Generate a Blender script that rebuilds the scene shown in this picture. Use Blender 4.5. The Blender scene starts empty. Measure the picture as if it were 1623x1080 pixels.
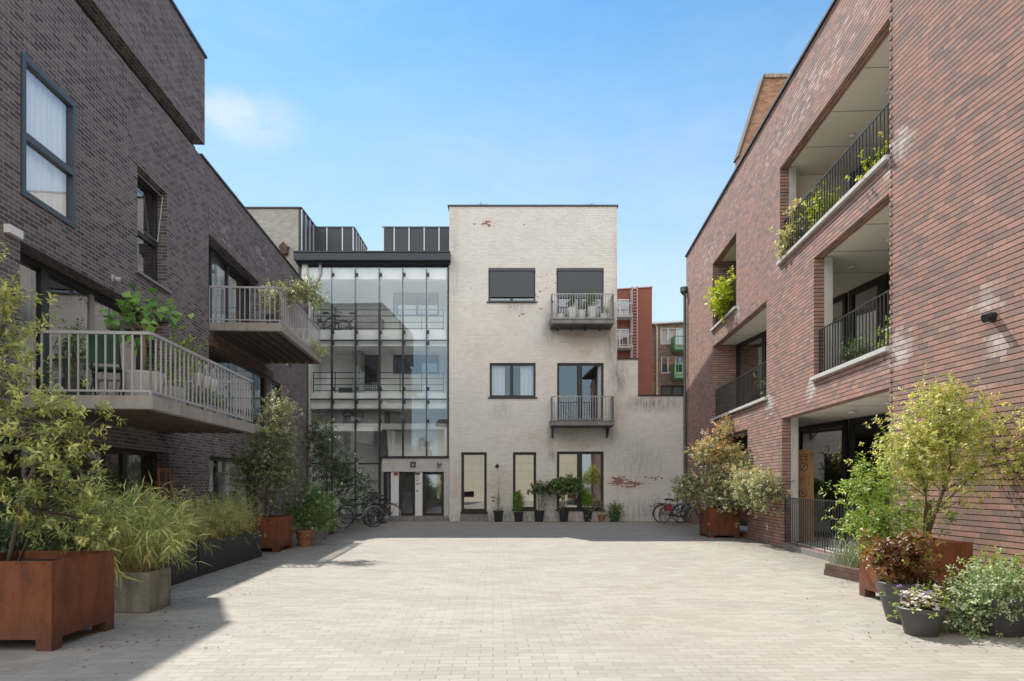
import bpy, math, random
import numpy as np
from mathutils import Vector, Matrix
R = math.radians
scn = bpy.context.scene
COL = scn.collection
rng = np.random.default_rng(7)
random.seed(7)

# ------------------------------------------------------------------ helpers
class MB:
    def __init__(self):
        self.v = []; self.f = []
    def add(self, vs, fs):
        n = len(self.v); self.v += [tuple(p) for p in vs]
        self.f += [tuple(i + n for i in q) for q in fs]; return self
    def box(self, x0, x1, y0, y1, z0, z1):
        if x0 > x1: x0, x1 = x1, x0
        if y0 > y1: y0, y1 = y1, y0
        if z0 > z1: z0, z1 = z1, z0
        return self.add([(x0,y0,z0),(x1,y0,z0),(x1,y1,z0),(x0,y1,z0),(x0,y0,z1),(x1,y0,z1),(x1,y1,z1),(x0,y1,z1)],
            [(0,3,2,1),(4,5,6,7),(0,1,5,4),(1,2,6,5),(2,3,7,6),(3,0,4,7)])
    def quad(self, a, b, c, d): return self.add([a,b,c,d], [(0,1,2,3)])
    def tube(self, pts, r, n=8, closed=False, rot=0.0, sq=1.0):
        pts = [Vector(p) for p in pts]; m = len(pts)
        rs = r if isinstance(r, (list, tuple)) else [r]*m
        prev = None; rings = []
        for i, p in enumerate(pts):
            if closed: t = pts[(i+1) % m] - pts[i-1]
            elif i == 0: t = pts[1]-p
            elif i == m-1: t = p-pts[-2]
            else: t = pts[i+1]-pts[i-1]
            if t.length < 1e-9: t = Vector((0,0,1))
            t.normalize()
            if prev is None:
                ref = Vector((0,0,1)) if abs(t.z) < .9 else Vector((0,1,0))
                a = t.cross(ref).normalized()
            else:
                a = prev - t*prev.dot(t)
                if a.length < 1e-6: a = t.orthogonal()
                a.normalize()
            prev = a; b = t.cross(a)
            rings.append([p + (a*math.cos(2*math.pi*k/n+rot) + b*sq*math.sin(2*math.pi*k/n+rot))*rs[i] for k in range(n)])
        vs = [q for rg in rings for q in rg]; fs = []
        for i in range(m if closed else m-1):
            j = (i+1) % m
            for k in range(n):
                l = (k+1) % n
                fs.append((i*n+k, i*n+l, j*n+l, j*n+k))
        if not closed:
            fs.append(tuple(range(n))[::-1]); fs.append(tuple((m-1)*n+k for k in range(n)))
        return self.add(vs, fs)
    def bar(self, a, b, w): return self.tube([a, b], w*.7071, 4, rot=math.pi/4)
    def lathe(self, prof, c=(0,0,0), n=28, sx=1.0):
        vs = []; fs = []
        for r, z in prof:
            for k in range(n):
                t = 2*math.pi*k/n; vs.append((c[0]+r*math.cos(t)*sx, c[1]+r*math.sin(t), c[2]+z))
        for i in range(len(prof)-1):
            for k in range(n):
                l = (k+1) % n; fs.append((i*n+k, i*n+l, (i+1)*n+l, (i+1)*n+k))
        fs.append(tuple(range(n))[::-1]); fs.append(tuple((len(prof)-1)*n+k for k in range(n)))
        return self.add(vs, fs)
    def prism(self, poly, y0, y1):
        n = len(poly)          # polygon in x,z (counter-clockwise seen from -y), extruded along y
        vs = [(x,y0,z) for x,z in poly] + [(x,y1,z) for x,z in poly]
        fs = [tuple(range(n)), tuple(range(2*n-1, n-1, -1))]
        for i in range(n):
            j = (i+1) % n; fs.append((i, i+n, j+n, j))
        return self.add(vs, fs)
    def ball(self, c, r, n=10, m=6, sz=1.0):
        return self.lathe([(max(1e-4, r*math.sin(math.pi*i/m)), -r*sz*math.cos(math.pi*i/m)) for i in range(m+1)], c, n)
    def build(self, name, mat, parent=None, loc=(0,0,0), rot=0.0, smooth=False, bevel=0.0, rot3=None):
        me = bpy.data.meshes.new(name); me.from_pydata(self.v, [], self.f)
        n = len(me.loops)
        co = np.empty(len(me.vertices)*3); me.vertices.foreach_get('co', co); co = co.reshape(-1,3)
        nm = np.empty(len(me.polygons)*3); me.polygons.foreach_get('normal', nm); nm = np.abs(nm.reshape(-1,3))
        lt = np.empty(len(me.polygons), dtype=np.int32); me.polygons.foreach_get('loop_total', lt)
        vi = np.empty(n, dtype=np.int32); me.loops.foreach_get('vertex_index', vi)
        ax = np.repeat(np.argmax(nm + np.array([0,.0,.0]), axis=1), lt); p = co[vi]
        uv = np.where((ax==0)[:,None], p[:,[1,2]], np.where((ax==1)[:,None], p[:,[0,2]], p[:,[0,1]]))
        ul = me.uv_layers.new(name='UVMap'); ul.data.foreach_set('uv', uv.astype(np.float32).ravel())
        if smooth: me.polygons.foreach_set('use_smooth', [True]*len(me.polygons))
        me.materials.append(mat)
        o = bpy.data.objects.new(name, me); COL.objects.link(o)
        o.location = loc; o.rotation_euler = rot3 if rot3 else (0,0,rot)
        if parent: o.parent = parent
        if bevel:
            b = o.modifiers.new('bevel', 'BEVEL'); b.width = bevel; b.segments = 2; b.limit_method = 'ANGLE'
        return o

def tag(o, label, cat, group=None, kind=None):
    if label: o['label'] = label
    if cat: o['category'] = cat
    if group: o['group'] = group
    if kind: o['kind'] = kind
    return o
def thing(name, label, cat, loc=(0,0,0), rz=0.0, group=None):
    o = bpy.data.objects.new(name, None); COL.objects.link(o); o.empty_display_size = .2
    o.location = loc; o.rotation_euler = (0,0,rz)
    return tag(o, label, cat, group)

# ------------------------------------------------------------------ node helpers
class NT:
    def __init__(self, tree): self.t = tree; self.l = tree.links
    def n(self, typ, **kw):
        nd = self.t.nodes.new(typ)
        for k, v in kw.items(): setattr(nd, k, v)
        return nd
    def set(self, nd, **kw):
        for k, v in kw.items():
            s = nd.inputs[k.replace('_', ' ')] if k.replace('_',' ') in nd.inputs else nd.inputs[k]
            if hasattr(v, 'links') or isinstance(v, bpy.types.NodeSocket): self.l.new(v, s)
            else: s.default_value = v
        return nd
    def math(self, op, a, b=0.0, c=None, clamp=False):
        nd = self.n('ShaderNodeMath', operation=op, use_clamp=clamp)
        for i, x in enumerate((a, b) if c is None else (a, b, c)):
            if isinstance(x, bpy.types.NodeSocket): self.l.new(x, nd.inputs[i])
            else: nd.inputs[i].default_value = x
        return nd.outputs[0]
    def vmath(self, op, a, b=(0,0,0)):
        nd = self.n('ShaderNodeVectorMath', operation=op)
        for i, x in enumerate((a, b)):
            if isinstance(x, bpy.types.NodeSocket): self.l.new(x, nd.inputs[i])
            else: nd.inputs[i].default_value = x
        return nd.outputs['Value'] if op in ('LENGTH','DOT_PRODUCT') else nd.outputs[0]
    def mix(self, fac, a, b, mode='MIX'):
        nd = self.n('ShaderNodeMix', data_type='RGBA', blend_type=mode)
        for s, x in ((nd.inputs[0], fac), (nd.inputs[6], a), (nd.inputs[7], b)):
            if isinstance(x, bpy.types.NodeSocket): self.l.new(x, s)
            else: s.default_value = x if not isinstance(x, tuple) else (tuple(x)+(1,))[:4]
        return nd.outputs[2]
    def noise(self, vec, scale, detail=4, rough=.55, out='Fac'):
        nd = self.n('ShaderNodeTexNoise')
        self.l.new(vec, nd.inputs['Vector']); nd.inputs['Scale'].default_value = scale
        nd.inputs['Detail'].default_value = detail; nd.inputs['Roughness'].default_value = rough
        return nd.outputs[out]
    def mr(self, x, a, b, c=0.0, d=1.0):
        nd = self.n('ShaderNodeMapRange', clamp=True); self.l.new(x, nd.inputs[0])
        for i, q in enumerate((a,b,c,d)): nd.inputs[i+1].default_value = q
        return nd.outputs[0]
    def ramp(self, fac, stops, interp='LINEAR'):
        nd = self.n('ShaderNodeValToRGB'); e = nd.color_ramp; e.interpolation = interp
        while len(e.elements) < len(stops): e.elements.new(.5)
        for el, (p, c) in zip(e.elements, stops): el.position = p; el.color = (tuple(c)+(1,))[:4]
        self.l.new(fac, nd.inputs[0]); return nd.outputs[0]
    def spots(self, uv, lst):
        acc = None
        for (u, v, ru, rv, s) in lst:
            d = self.vmath('SUBTRACT', uv, (u, v, 0)); d = self.vmath('MULTIPLY', d, (1/ru, 1/rv, 0))
            m = self.mr(self.vmath('LENGTH', d), 1.0, 0.0, 0.0, s)
            acc = m if acc is None else self.math('MAXIMUM', acc, m)
        return acc
def newmat(name):
    m = bpy.data.materials.new(name); m.use_nodes = True
    nt = NT(m.node_tree); b = m.node_tree.nodes['Principled BSDF']
    return m, nt, b
def g3(c): return (c, c, c)
def flat(name, c, rough=.6, metal=0.0, var=.12, scale=8.0, bump=0.0, spec=.5):
    m, nt, b = newmat(name)
    tc = nt.n('ShaderNodeTexCoord').outputs['Object']
    f = nt.noise(tc, scale, 5)
    lo = tuple(x*(1-var) for x in c); hi = tuple(min(1, x*(1+var)) for x in c)
    nt.set(b, Base_Color=nt.mix(nt.mr(f, .3, .7), lo, hi), Roughness=nt.mr(f, .2, .8, max(0, rough-.08), min(1, rough+.08)), Metallic=metal)
    b.inputs['Specular IOR Level'].default_value = spec
    if bump:
        bp = nt.n('ShaderNodeBump'); bp.inputs['Strength'].default_value = bump; bp.inputs['Distance'].default_value = .01
        nt.l.new(nt.noise(tc, scale*6, 4), bp.inputs['Height']); nt.l.new(bp.outputs[0], b.inputs['Normal'])
    return m
def glass(name, f0=.12, tint=(.75,.8,.8), rough=0.0, gcol=(.95,.97,1), wave=.012):
    m, nt, b = newmat(name); m.node_tree.nodes.remove(b)
    out = m.node_tree.nodes['Material Output']
    lw = nt.n('ShaderNodeLayerWeight'); lw.inputs['Blend'].default_value = .5
    fr = nt.math('ADD', nt.math('MULTIPLY', nt.math('POWER', lw.outputs['Facing'], 5.0), 1-f0), f0)
    tr = nt.n('ShaderNodeBsdfTransparent'); tr.inputs[0].default_value = tint+(1,)
    gl = nt.n('ShaderNodeBsdfGlossy'); gl.inputs['Roughness'].default_value = rough; gl.inputs[0].default_value = gcol+(1,)
    tc = nt.n('ShaderNodeTexCoord').outputs['Object']
    bp = nt.n('ShaderNodeBump'); bp.inputs['Strength'].default_value = wave; bp.inputs['Distance'].default_value = .05
    nt.l.new(nt.noise(tc, .9, 1), bp.inputs['Height']); nt.l.new(bp.outputs[0], gl.inputs['Normal'])
    mx = nt.n('ShaderNodeMixShader'); nt.l.new(fr, mx.inputs[0]); nt.l.new(tr.outputs[0], mx.inputs[1]); nt.l.new(gl.outputs[0], mx.inputs[2])
    nt.l.new(mx.outputs[0], out.inputs[0]); return m
def brick(name, stops, mortar, bw, rh, ms=.008, groove=0.0, bump=.6, rough=.9, white=None, warm=None, peel=None, dirt=None, dirtcol=(.09,.085,.08), blotch=.25, wav=.004, off=.5, msmooth=.1, lumpy=0.0):
    m, nt, b = newmat(name)
    uv = nt.n('ShaderNodeUVMap', uv_map='UVMap').outputs[0]
    nz = nt.noise(uv, 5, 3, out='Color')
    d = nt.vmath('MULTIPLY', nt.vmath('SUBTRACT', nz, (.5,.5,.5)), (wav*2, wav*2, 0))
    uvd = nt.vmath('ADD', uv, d)
    bt = nt.n('ShaderNodeTexBrick', offset=off)
    nt.l.new(uvd, bt.inputs['Vector'])
    nt.set(bt, Color1=(0,0,0,1), Color2=(1,1,1,1), Mortar=(.5,.5,.5,1), Scale=1.0)
    for k, v in (('Mortar Size', ms), ('Mortar Smooth', msmooth), ('Bias', 0.0), ('Brick Width', bw), ('Row Height', rh)): bt.inputs[k].default_value = v
    tint = nt.math('ADD', bt.outputs['Color'], nt.mr(nt.noise(uv, 1.1, 4), .3, .7, -blotch, blotch), clamp=True)
    c = nt.ramp(tint, stops)
    fine = nt.noise(uv, 60, 5, .65)
    c = nt.mix(1.0, c, nt.ramp(fine, [(.25, g3(.72)), (.75, g3(1.25))]), 'MULTIPLY')
    fac = bt.outputs['Fac']
    if groove:
        sp = nt.n('ShaderNodeSeparateXYZ'); nt.l.new(uvd, sp.inputs[0])
        fr = nt.math('FRACT', nt.math('DIVIDE', sp.outputs[1], rh))
        gm = nt.math('MAXIMUM', nt.mr(fr, groove, groove*.45), nt.mr(fr, 1-groove*.5, 1-groove*.2))
        c = nt.mix(nt.math('MULTIPLY', fac, .55), c, mortar)
        c = nt.mix(gm, c, tuple(x*.3 for x in mortar)); fac = nt.math('MAXIMUM', nt.math('MULTIPLY', fac, .35), gm)
    else:
        c = nt.mix(fac, c, mortar)
    if peel:
        s = nt.spots(uv, peel)
        n2 = nt.noise(uv, 9, 5, .7)
        brk = nt.math('MULTIPLY', bt.outputs['Color'], .35)
        q = nt.mr(nt.math('ADD', nt.math('ADD', s, n2), brk), 1.15, 1.22)
        c = nt.mix(nt.math('MULTIPLY', q, nt.math('SUBTRACT', 1.0, bt.outputs['Fac'])), c, (.27,.13,.085))
    if dirt:
        s = nt.spots(uv, dirt); n3 = nt.noise(nt.vmath('MULTIPLY', uv, (3.0, .5, 1)), 3.2, 5, .7)
        q = nt.math('MULTIPLY', s, nt.mr(n3, .32, .58), clamp=True)
        c = nt.mix(q, c, dirtcol)
    if warm:
        s = nt.spots(uv, warm); n4 = nt.noise(uv, 2.6, 6, .7)
        q = nt.mr(nt.math('ADD', s, nt.math('MULTIPLY', nt.math('SUBTRACT', n4, .5), 1.2)), .2, .75, 0, .6)
        c = nt.mix(1.0, c, nt.mix(q, (1,1,1), (.84,.74,.655)), 'MULTIPLY')
    if white:
        s = nt.spots(uv, white); n3 = nt.noise(uv, 7, 5, .7)
        q = nt.mr(nt.math('ADD', s, nt.math('ADD', nt.math('MULTIPLY', nt.math('SUBTRACT', n3, .5), 1.3), nt.math('MULTIPLY', nt.math('SUBTRACT', bt.outputs['Color'], .5), .5))), .3, .95, 0, .75)
        c = nt.mix(nt.math('MULTIPLY', q, nt.math('SUBTRACT', 1.0, fac)), c, (.62,.6,.57))
    nt.set(b, Base_Color=c, Roughness=rough); b.inputs['Specular IOR Level'].default_value = .25
    h = nt.math('SUBTRACT', nt.math('MULTIPLY', fine, .25), nt.math('MULTIPLY', fac, 1.0))
    h = nt.math('ADD', h, nt.math('MULTIPLY', bt.outputs['Color'], .15))
    if lumpy: h = nt.math('ADD', h, nt.math('MULTIPLY', nt.noise(nt.vmath('MULTIPLY', uv, (1,2.2,1)), 9, 5, .6), lumpy))
    bp = nt.n('ShaderNodeBump'); bp.inputs['Strength'].default_value = bump; bp.inputs['Distance'].default_value = .012
    nt.l.new(h, bp.inputs['Height']); nt.l.new(bp.outputs[0], b.inputs['Normal'])
    return m
def leafmat(name, stops, trans=.35, rough=.45):
    m, nt, b = newmat(name)
    at = nt.n('ShaderNodeAttribute', attribute_name='tint')
    c = nt.ramp(at.outputs['Fac'], stops)
    nt.set(b, Base_Color=c, Roughness=rough); b.inputs['Specular IOR Level'].default_value = .45
    tl = nt.n('ShaderNodeBsdfTranslucent'); nt.l.new(nt.mix(1.0, c, (1.35,1.3,.6), 'MULTIPLY'), tl.inputs[0])
    mx = nt.n('ShaderNodeMixShader'); mx.inputs[0].default_value = trans
    nt.l.new(b.outputs[0], mx.inputs[1]); nt.l.new(tl.outputs[0], mx.inputs[2])
    nt.l.new(mx.outputs[0], m.node_tree.nodes['Material Output'].inputs[0]); return m
def corten(name):
    m, nt, b = newmat(name)
    tc = nt.n('ShaderNodeTexCoord').outputs['Object']
    f = nt.noise(nt.vmath('MULTIPLY', tc, (1,1,.35)), 4.5, 6, .65); f2 = nt.noise(tc, 40, 4, .7)
    f3 = nt.noise(nt.vmath('MULTIPLY', tc, (1,1,.08)), 14, 3)
    c = nt.ramp(f, [(.28,(.05,.02,.013)), (.45,(.135,.045,.022)), (.58,(.2,.066,.03)), (.75,(.15,.062,.036))])
    c = nt.mix(nt.mr(f2, .45, .75, 0, .5), c, (.25,.1,.045))
    c = nt.mix(nt.mr(f3, .52, .8, 0, .3), c, (.07,.026,.017))
    f4 = nt.noise(tc, 11, 6, .75)
    c = nt.mix(nt.mr(f4, .54, .66, 0, .4), c, (.075,.028,.018))
    sx = nt.n('ShaderNodeSeparateXYZ'); nt.l.new(tc, sx.inputs[0])
    c = nt.mix(nt.math('MULTIPLY', nt.mr(sx.outputs[2], .3, .06), nt.mr(f, .35, .6, .2, .75)), c, (.085,.055,.04))     # splash back grime near the ground
    nt.set(b, Base_Color=c, Roughness=nt.mr(f2, .3, .7, .62, .88)); b.inputs['Specular IOR Level'].default_value = .3
    bp = nt.n('ShaderNodeBump'); bp.inputs['Strength'].default_value = .15; bp.inputs['Distance'].default_value = .004
    nt.l.new(f2, bp.inputs['Height']); nt.l.new(bp.outputs[0], b.inputs['Normal']); return m
def concrete(name, c, stain=.5, sc=3.0):
    m, nt, b = newmat(name)
    tc = nt.n('ShaderNodeTexCoord').outputs['Object']
    f = nt.noise(tc, sc, 7, .68); f2 = nt.noise(nt.vmath('MULTIPLY', tc, (1,1,.12)), 9, 4, .6); f3 = nt.noise(tc, 55, 4)
    col = nt.mix(nt.mr(f, .35, .7), tuple(x*(1-stain*.5) for x in c), c)
    col = nt.mix(nt.mr(f2, .5, .78, 0, stain), col, tuple(x*.35 for x in c))
    nt.set(b, Base_Color=col, Roughness=.88); b.inputs['Specular IOR Level'].default_value = .25
    bp = nt.n('ShaderNodeBump'); bp.inputs['Strength'].default_value = .25; bp.inputs['Distance'].default_value = .006
    nt.l.new(f3, bp.inputs['Height']); nt.l.new(bp.outputs[0], b.inputs['Normal']); return m

# ------------------------------------------------------------------ camera
F, CX, CY, H = 1080.0, 811.5, 767.0, 1.45      # focal length (px of the 1623 px frame), vanishing row, eye height
cam = bpy.data.objects.new('camera', bpy.data.cameras.new('camera')); COL.objects.link(cam)
cam.location = (0,0,H); cam.rotation_euler = (R(90),0,0)
cam.data.sensor_width = 36; cam.data.lens = 36*F/1623; cam.data.shift_y = (CY-540)/1623; cam.data.clip_end = 1000; cam.data.clip_start = .05
scn.camera = cam
# ------------------------------------------------------------------ light
S = Vector((-.365, .76, 1)).normalized()
sun = bpy.data.objects.new('sun', bpy.data.lights.new('sun', 'SUN')); COL.objects.link(sun)
sun.rotation_euler = S.to_track_quat('Z', 'Y').to_euler(); sun.location = (-10, 20, 30)
sun.data.energy = 2.9; sun.data.angle = R(.53); sun.data.color = (1, .945, .86)
w = bpy.data.worlds.new('World'); scn.world = w; w.use_nodes = True
nt = NT(w.node_tree); bg = w.node_tree.nodes['Background']
sky = nt.n('ShaderNodeTexSky'); sky.sky_type = 'NISHITA'; sky.sun_disc = False
sky.sun_elevation = math.asin(S.z); sky.sun_rotation = math.atan2(S.x, S.y) % (2*math.pi)
sky.altitude = 0; sky.air_density = 1.0; sky.dust_density = 0.15; sky.ozone_density = 2.2
gen = nt.n('ShaderNodeTexCoord').outputs['Generated']
cl = nt.noise(nt.vmath('MULTIPLY', gen, (1.0, 1.0, 2.6)), 2.3, 7, .6)
cl2 = nt.noise(nt.vmath('MULTIPLY', gen, (1.0, 1.0, 3.0)), 6, 6, .6)
sp = nt.n('ShaderNodeSeparateXYZ'); nt.l.new(gen, sp.inputs[0])
low = nt.mr(sp.outputs[2], .75, .1, 0.05, .8)
cm = nt.math('MULTIPLY', nt.mr(nt.math('ADD', cl, nt.math('MULTIPLY', cl2, .35)), .62, .95, 0, .55), low)
wisp = nt.mr(nt.vmath('LENGTH', nt.vmath('MULTIPLY', nt.vmath('SUBTRACT', gen, Vector((-445/F, 1, 585/F)).normalized()), (1,1,2.3))), .11, .02, 0, .6)
wisp = nt.math('MULTIPLY', wisp, nt.mr(nt.noise(nt.vmath('MULTIPLY', gen, (1,1,2)), 9, 6, .6), .4, .62))
cm = nt.math('MAXIMUM', cm, wisp)
base = nt.mix(1.0, sky.outputs[0], (.33,.68,.79), 'MULTIPLY')                 # deep clear blue overhead
base = nt.mix(nt.mr(sp.outputs[2], .62, .06, 0, .9), base, (3.7,4.15,4.25))    # paler towards the horizon
cir = nt.noise(nt.vmath('MULTIPLY', nt.vmath('ADD', gen, nt.vmath('MULTIPLY', nt.noise(gen, 2.0, 3, out='Color'), (.25,.25,.25))), (1.1, .8, 5.5)), 3.1, 8, .66)
cm = nt.math('MAXIMUM', cm, nt.math('MULTIPLY', nt.mr(cir, .5, .74, 0, .3), nt.mr(sp.outputs[2], .75, .2, .1, 1.0)))
base = nt.mix(cm, base, (3.9,4.1,4.3))
back = nt.math('MULTIPLY', nt.mr(sp.outputs[1], .02, -.25), nt.math('MULTIPLY', nt.mr(sp.outputs[2], .17, .33), nt.mr(sp.outputs[2], .85, .6, .25, 1.0)))      # unseen bright cloud bank added behind the camera as fill light for the facades
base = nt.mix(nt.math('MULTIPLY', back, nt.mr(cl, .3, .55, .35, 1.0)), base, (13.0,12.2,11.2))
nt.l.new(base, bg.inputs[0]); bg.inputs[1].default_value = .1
scn.view_settings.view_transform = 'Standard'; scn.view_settings.look = 'None'; scn.view_settings.gamma = 1
scn.view_settings.exposure = 1.22
scn.cycles.max_bounces = 8; scn.cycles.transparent_max_bounces = 16; scn.cycles.glossy_bounces = 4; scn.cycles.diffuse_bounces = 4
# ------------------------------------------------------------------ materials
M = {}
M['dark_brick'] = brick('dark_brick', [(0,(.072,.059,.067)), (.3,(.108,.089,.098)), (.6,(.142,.117,.124)), (1,(.18,.15,.152))], (.27,.25,.25), .215, .068, .007, bump=.5,
    white=[(17.5,7.6,1.2,1.0,.32),(16.6,5.0,.5,.6,.3),(20.5,8.3,1.6,.6,.35),(14.2,4.3,.4,.5,.3)], blotch=.2)
RW = [(-10.4,6.4,.55,.45,1.0),(-15.7,6.35,.4,.3,.6),(-10.4,3.45,.5,.4,1.0),(-13.7,3.35,.55,.35,.95),(-16.4,3.4,.55,.45,1.0),(-19.2,6.3,.35,.45,.8),(-14,9.4,6,.7,.45),(-23,9.0,3,1.2,.4)]
RW2 = [(.25,6.55,.5,.4,1.0),(.2,3.5,.5,.45,1.0),(1.95,3.75,.5,.3,.75),(2.1,3.15,.35,.35,.85),(1.9,2.7,.3,.2,.5)]
rs = [(0,(.225,.165,.15)), (.22,(.275,.195,.172)), (.5,(.335,.212,.18)), (.75,(.37,.21,.172)), (1,(.42,.25,.205))]
M['red_brick'] = brick('red_brick', rs, (.07,.048,.042), .215, .075, .0022, groove=.13, bump=.9, white=RW, blotch=.12, wav=.003)
M['red_brick_near'] = brick('red_brick_near', rs, (.07,.048,.042), .215, .075, .0022, groove=.13, bump=.9, white=RW2, blotch=.12, wav=.003)
def fx(px): return (px-CX)*26.54/F
def fz(py): return H+(CY-py)*26.54/F
WARM = [(fx(920),fz(545),1.3,1.1,1.0),(fx(920),fz(705),1.3,.5,.8),(fx(860),fz(700),3.0,1.3,.55),(fx(970),fz(640),1.2,1.6,.6),(fx(795),fz(770),1.1,1.4,.9),(fx(725),fz(770),.5,1.3,.9),(fx(860),fz(790),.7,1.0,.7),(fx(1000),fz(770),1.8,.8,.6),(fx(760),fz(545),1.2,1.0,.45),(fx(850),fz(350),2.5,.5,.25)]
PEEL = [(fx(772),fz(355),.75,.3,.62),(fx(775),fz(356),.2,.2,.78),(fx(752),fz(356),.12,.1,.7),(fx(831),fz(356),.2,.12,.6),(fx(818),fz(530),.2,.15,.5),(fx(980),fz(763),1.0,.36,.8),(fx(1005),fz(768),1.3,.3,.72),(fx(1030),fz(758),1.3,.2,.6),(fx(1040),fz(760),.5,.2,.6),(fx(780),fz(790),.5,.5,.47),(fx(720),fz(780),.4,.7,.42),(fx(850),fz(470),6,4,.36),(fx(820),fz(480),.5,.15,.45),(fx(1040),fz(800),1.2,.5,.45)]
DIRT = [(fx(872),fz(520),.4,.8,.95),(fx(968),fz(545),.35,1.4,.7),(fx(820),fz(482),.9,.5,.55),(fx(795),fz(650),.6,.5,.3),(fx(980),fz(600),.5,1.1,.8),(fx(1035),fz(640),1.6,.45,.85),(fx(875),fz(722),.25,.35,.7),(fx(872),fz(690),.2,.6,.7),(fx(968),fz(690),.2,.6,.5),(fx(1020),fz(735),1.5,1.1,.4),(fx(840),fz(820),4.5,.5,.75),(fx(1040),fz(815),2.6,.8,.75),(fx(978),fz(430),.25,3.4,.3),(fx(720),fz(420),.3,3.4,.35)]
ps = [(0,(.7,.665,.62)), (.5,(.75,.715,.672)), (1,(.79,.755,.715))]
M['white_brick'] = brick('white_brick', ps, (.715,.68,.637), .21, .068, .006, bump=.75, lumpy=1.6, wav=.009, peel=PEEL, dirt=DIRT, dirtcol=(.17,.155,.14), blotch=.5, warm=WARM, msmooth=.5)
M['cream_brick'] = brick('cream_brick', [(0,(.34,.33,.29)), (1,(.44,.43,.385))], (.36,.35,.31), .21, .09, .008, bump=.4)
M['cream_render'] = brick('cream_render', [(0,(.6,.55,.43)),(1,(.64,.58,.46))], (.42,.38,.3), 1.3, .62, .012, bump=.2)
M['orange_brick'] = brick('orange_brick', [(0,(.3,.14,.08)), (.5,(.42,.2,.11)), (1,(.5,.28,.17))], (.3,.24,.19), .22, .08, .01)
M['brown_brick'] = brick('brown_brick', [(0,(.16,.1,.075)), (.5,(.24,.155,.115)), (1,(.31,.22,.17))], (.34,.3,.26), .22, .08, .01)
M['red_render'] = flat('red_render', (.29,.105,.075), .9, var=.08, scale=1.5)
M['zinc'] = flat('zinc', (.05,.057,.07), .5, .3, var=.12, scale=1.4)
M['zinc_seam_sunlit'] = flat('zinc_seam_sunlit', (.5,.52,.54), .4, .5, var=.05)  # same zinc, coloured pale to stand in for sun catching the seams
M['black_frame'] = flat('black_frame', (.018,.02,.023), .45, .0, var=.1)
M['blue_frame'] = flat('blue_frame', (.05,.065,.08), .45, .0, var=.08)
M['brown_frame'] = flat('brown_frame', (.022,.019,.017), .5, .0, var=.1)
M['coping'] = flat('coping', (.06,.06,.062), .5, .3, var=.15)
M['grey_paint'] = flat('grey_paint', (.36,.36,.38), .5, .0, var=.1, scale=3)
M['dark_rail'] = flat('dark_rail', (.04,.042,.044), .42, .3, var=.2, scale=3)
M['galv'] = flat('galv', (.3,.315,.32), .45, .5, var=.15, scale=4)
M['concrete'] = concrete('concrete', (.36,.335,.31))
M['light_concrete'] = concrete('light_concrete', (.56,.55,.53), .3)
M['grey_concrete'] = concrete('grey_concrete', (.27,.265,.26), .55)
M['soffit'] = flat('soffit', (.74,.69,.61), .9, var=.04, scale=.8)
M['white_plaster'] = flat('white_plaster', (.85,.85,.83), .85, var=.04, scale=1)
M['white_paint'] = flat('white_paint', (.72,.72,.72), .55, var=.05)
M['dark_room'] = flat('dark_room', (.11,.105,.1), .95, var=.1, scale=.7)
M['grey_room'] = flat('grey_room', (.3,.29,.27), .95, var=.1, scale=.7)
M['old_wood'] = flat('old_wood', (.1,.062,.042), .85, var=.35, scale=5)
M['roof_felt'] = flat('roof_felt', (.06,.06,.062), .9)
M['pane'] = glass('pane', .2, (.72,.77,.8), gcol=(.85,.94,1.0))
M['pane_side'] = glass('pane_side', .24, (.75,.78,.78))
M['pane_mirror'] = glass('pane_mirror', .36, (.55,.57,.56), wave=.03)
M['curtain_glass'] = glass('curtain_glass', .19, (.97,1.0,1.0), gcol=(.8,.92,1.0))
M['pane_bright'] = glass('pane_bright', .27, (.95,.96,.96), gcol=(.85,.94,1.0))
M['curtain'] = flat('curtain', (.86,.86,.86), .9, var=.03)
M['dark_curtain'] = flat('dark_curtain', (.35,.36,.37), .9, var=.05)
M['screen'] = flat('screen', (.085,.094,.108), .8, var=.05, scale=2)
M['green_paint'] = flat('green_paint', (.16,.36,.2), .55, var=.1)
M['pipe_grey'] = flat('pipe_grey', (.42,.42,.43), .5, .1, var=.1)
M['pipe_dark'] = flat('pipe_dark', (.11,.13,.13), .45, .4, var=.15)
M['pink_paint'] = flat('pink_paint', (.55,.36,.34), .6, var=.1)

# ------------------------------------------------------------------ architecture helpers (front face at y=0, building behind it at +y)
def wall(x0, x1, z0, z1, ops, t=.28):
    xs = sorted({x0, x1, *[max(x0, o[0]) for o in ops], *[min(x1, o[1]) for o in ops]})
    zs = sorted({z0, z1, *[max(z0, o[2]) for o in ops], *[min(z1, o[3]) for o in ops]})
    def solid(i, k):
        if i < 0 or k < 0 or i >= len(xs)-1 or k >= len(zs)-1: return False
        x = (xs[i]+xs[i+1])/2; z = (zs[k]+zs[k+1])/2
        return not any(o[0] < x < o[1] and o[2] < z < o[3] for o in ops)
    m = MB()
    for i in range(len(xs)-1):
        for k in range(len(zs)-1):
            if not solid(i, k): continue
            a, b, c, d = xs[i], xs[i+1], zs[k], zs[k+1]
            m.quad((a,0,c),(b,0,c),(b,0,d),(a,0,d)); m.quad((b,t,c),(a,t,c),(a,t,d),(b,t,d))
            if not solid(i-1,k): m.quad((a,t,c),(a,0,c),(a,0,d),(a,t,d))
            if not solid(i+1,k): m.quad((b,0,c),(b,t,c),(b,t,d),(b,0,d))
            if not solid(i,k-1): m.quad((a,t,c),(b,t,c),(b,0,c),(a,0,c))
            if not solid(i,k+1): m.quad((a,0,d),(b,0,d),(b,t,d),(a,t,d))
    return m
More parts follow.
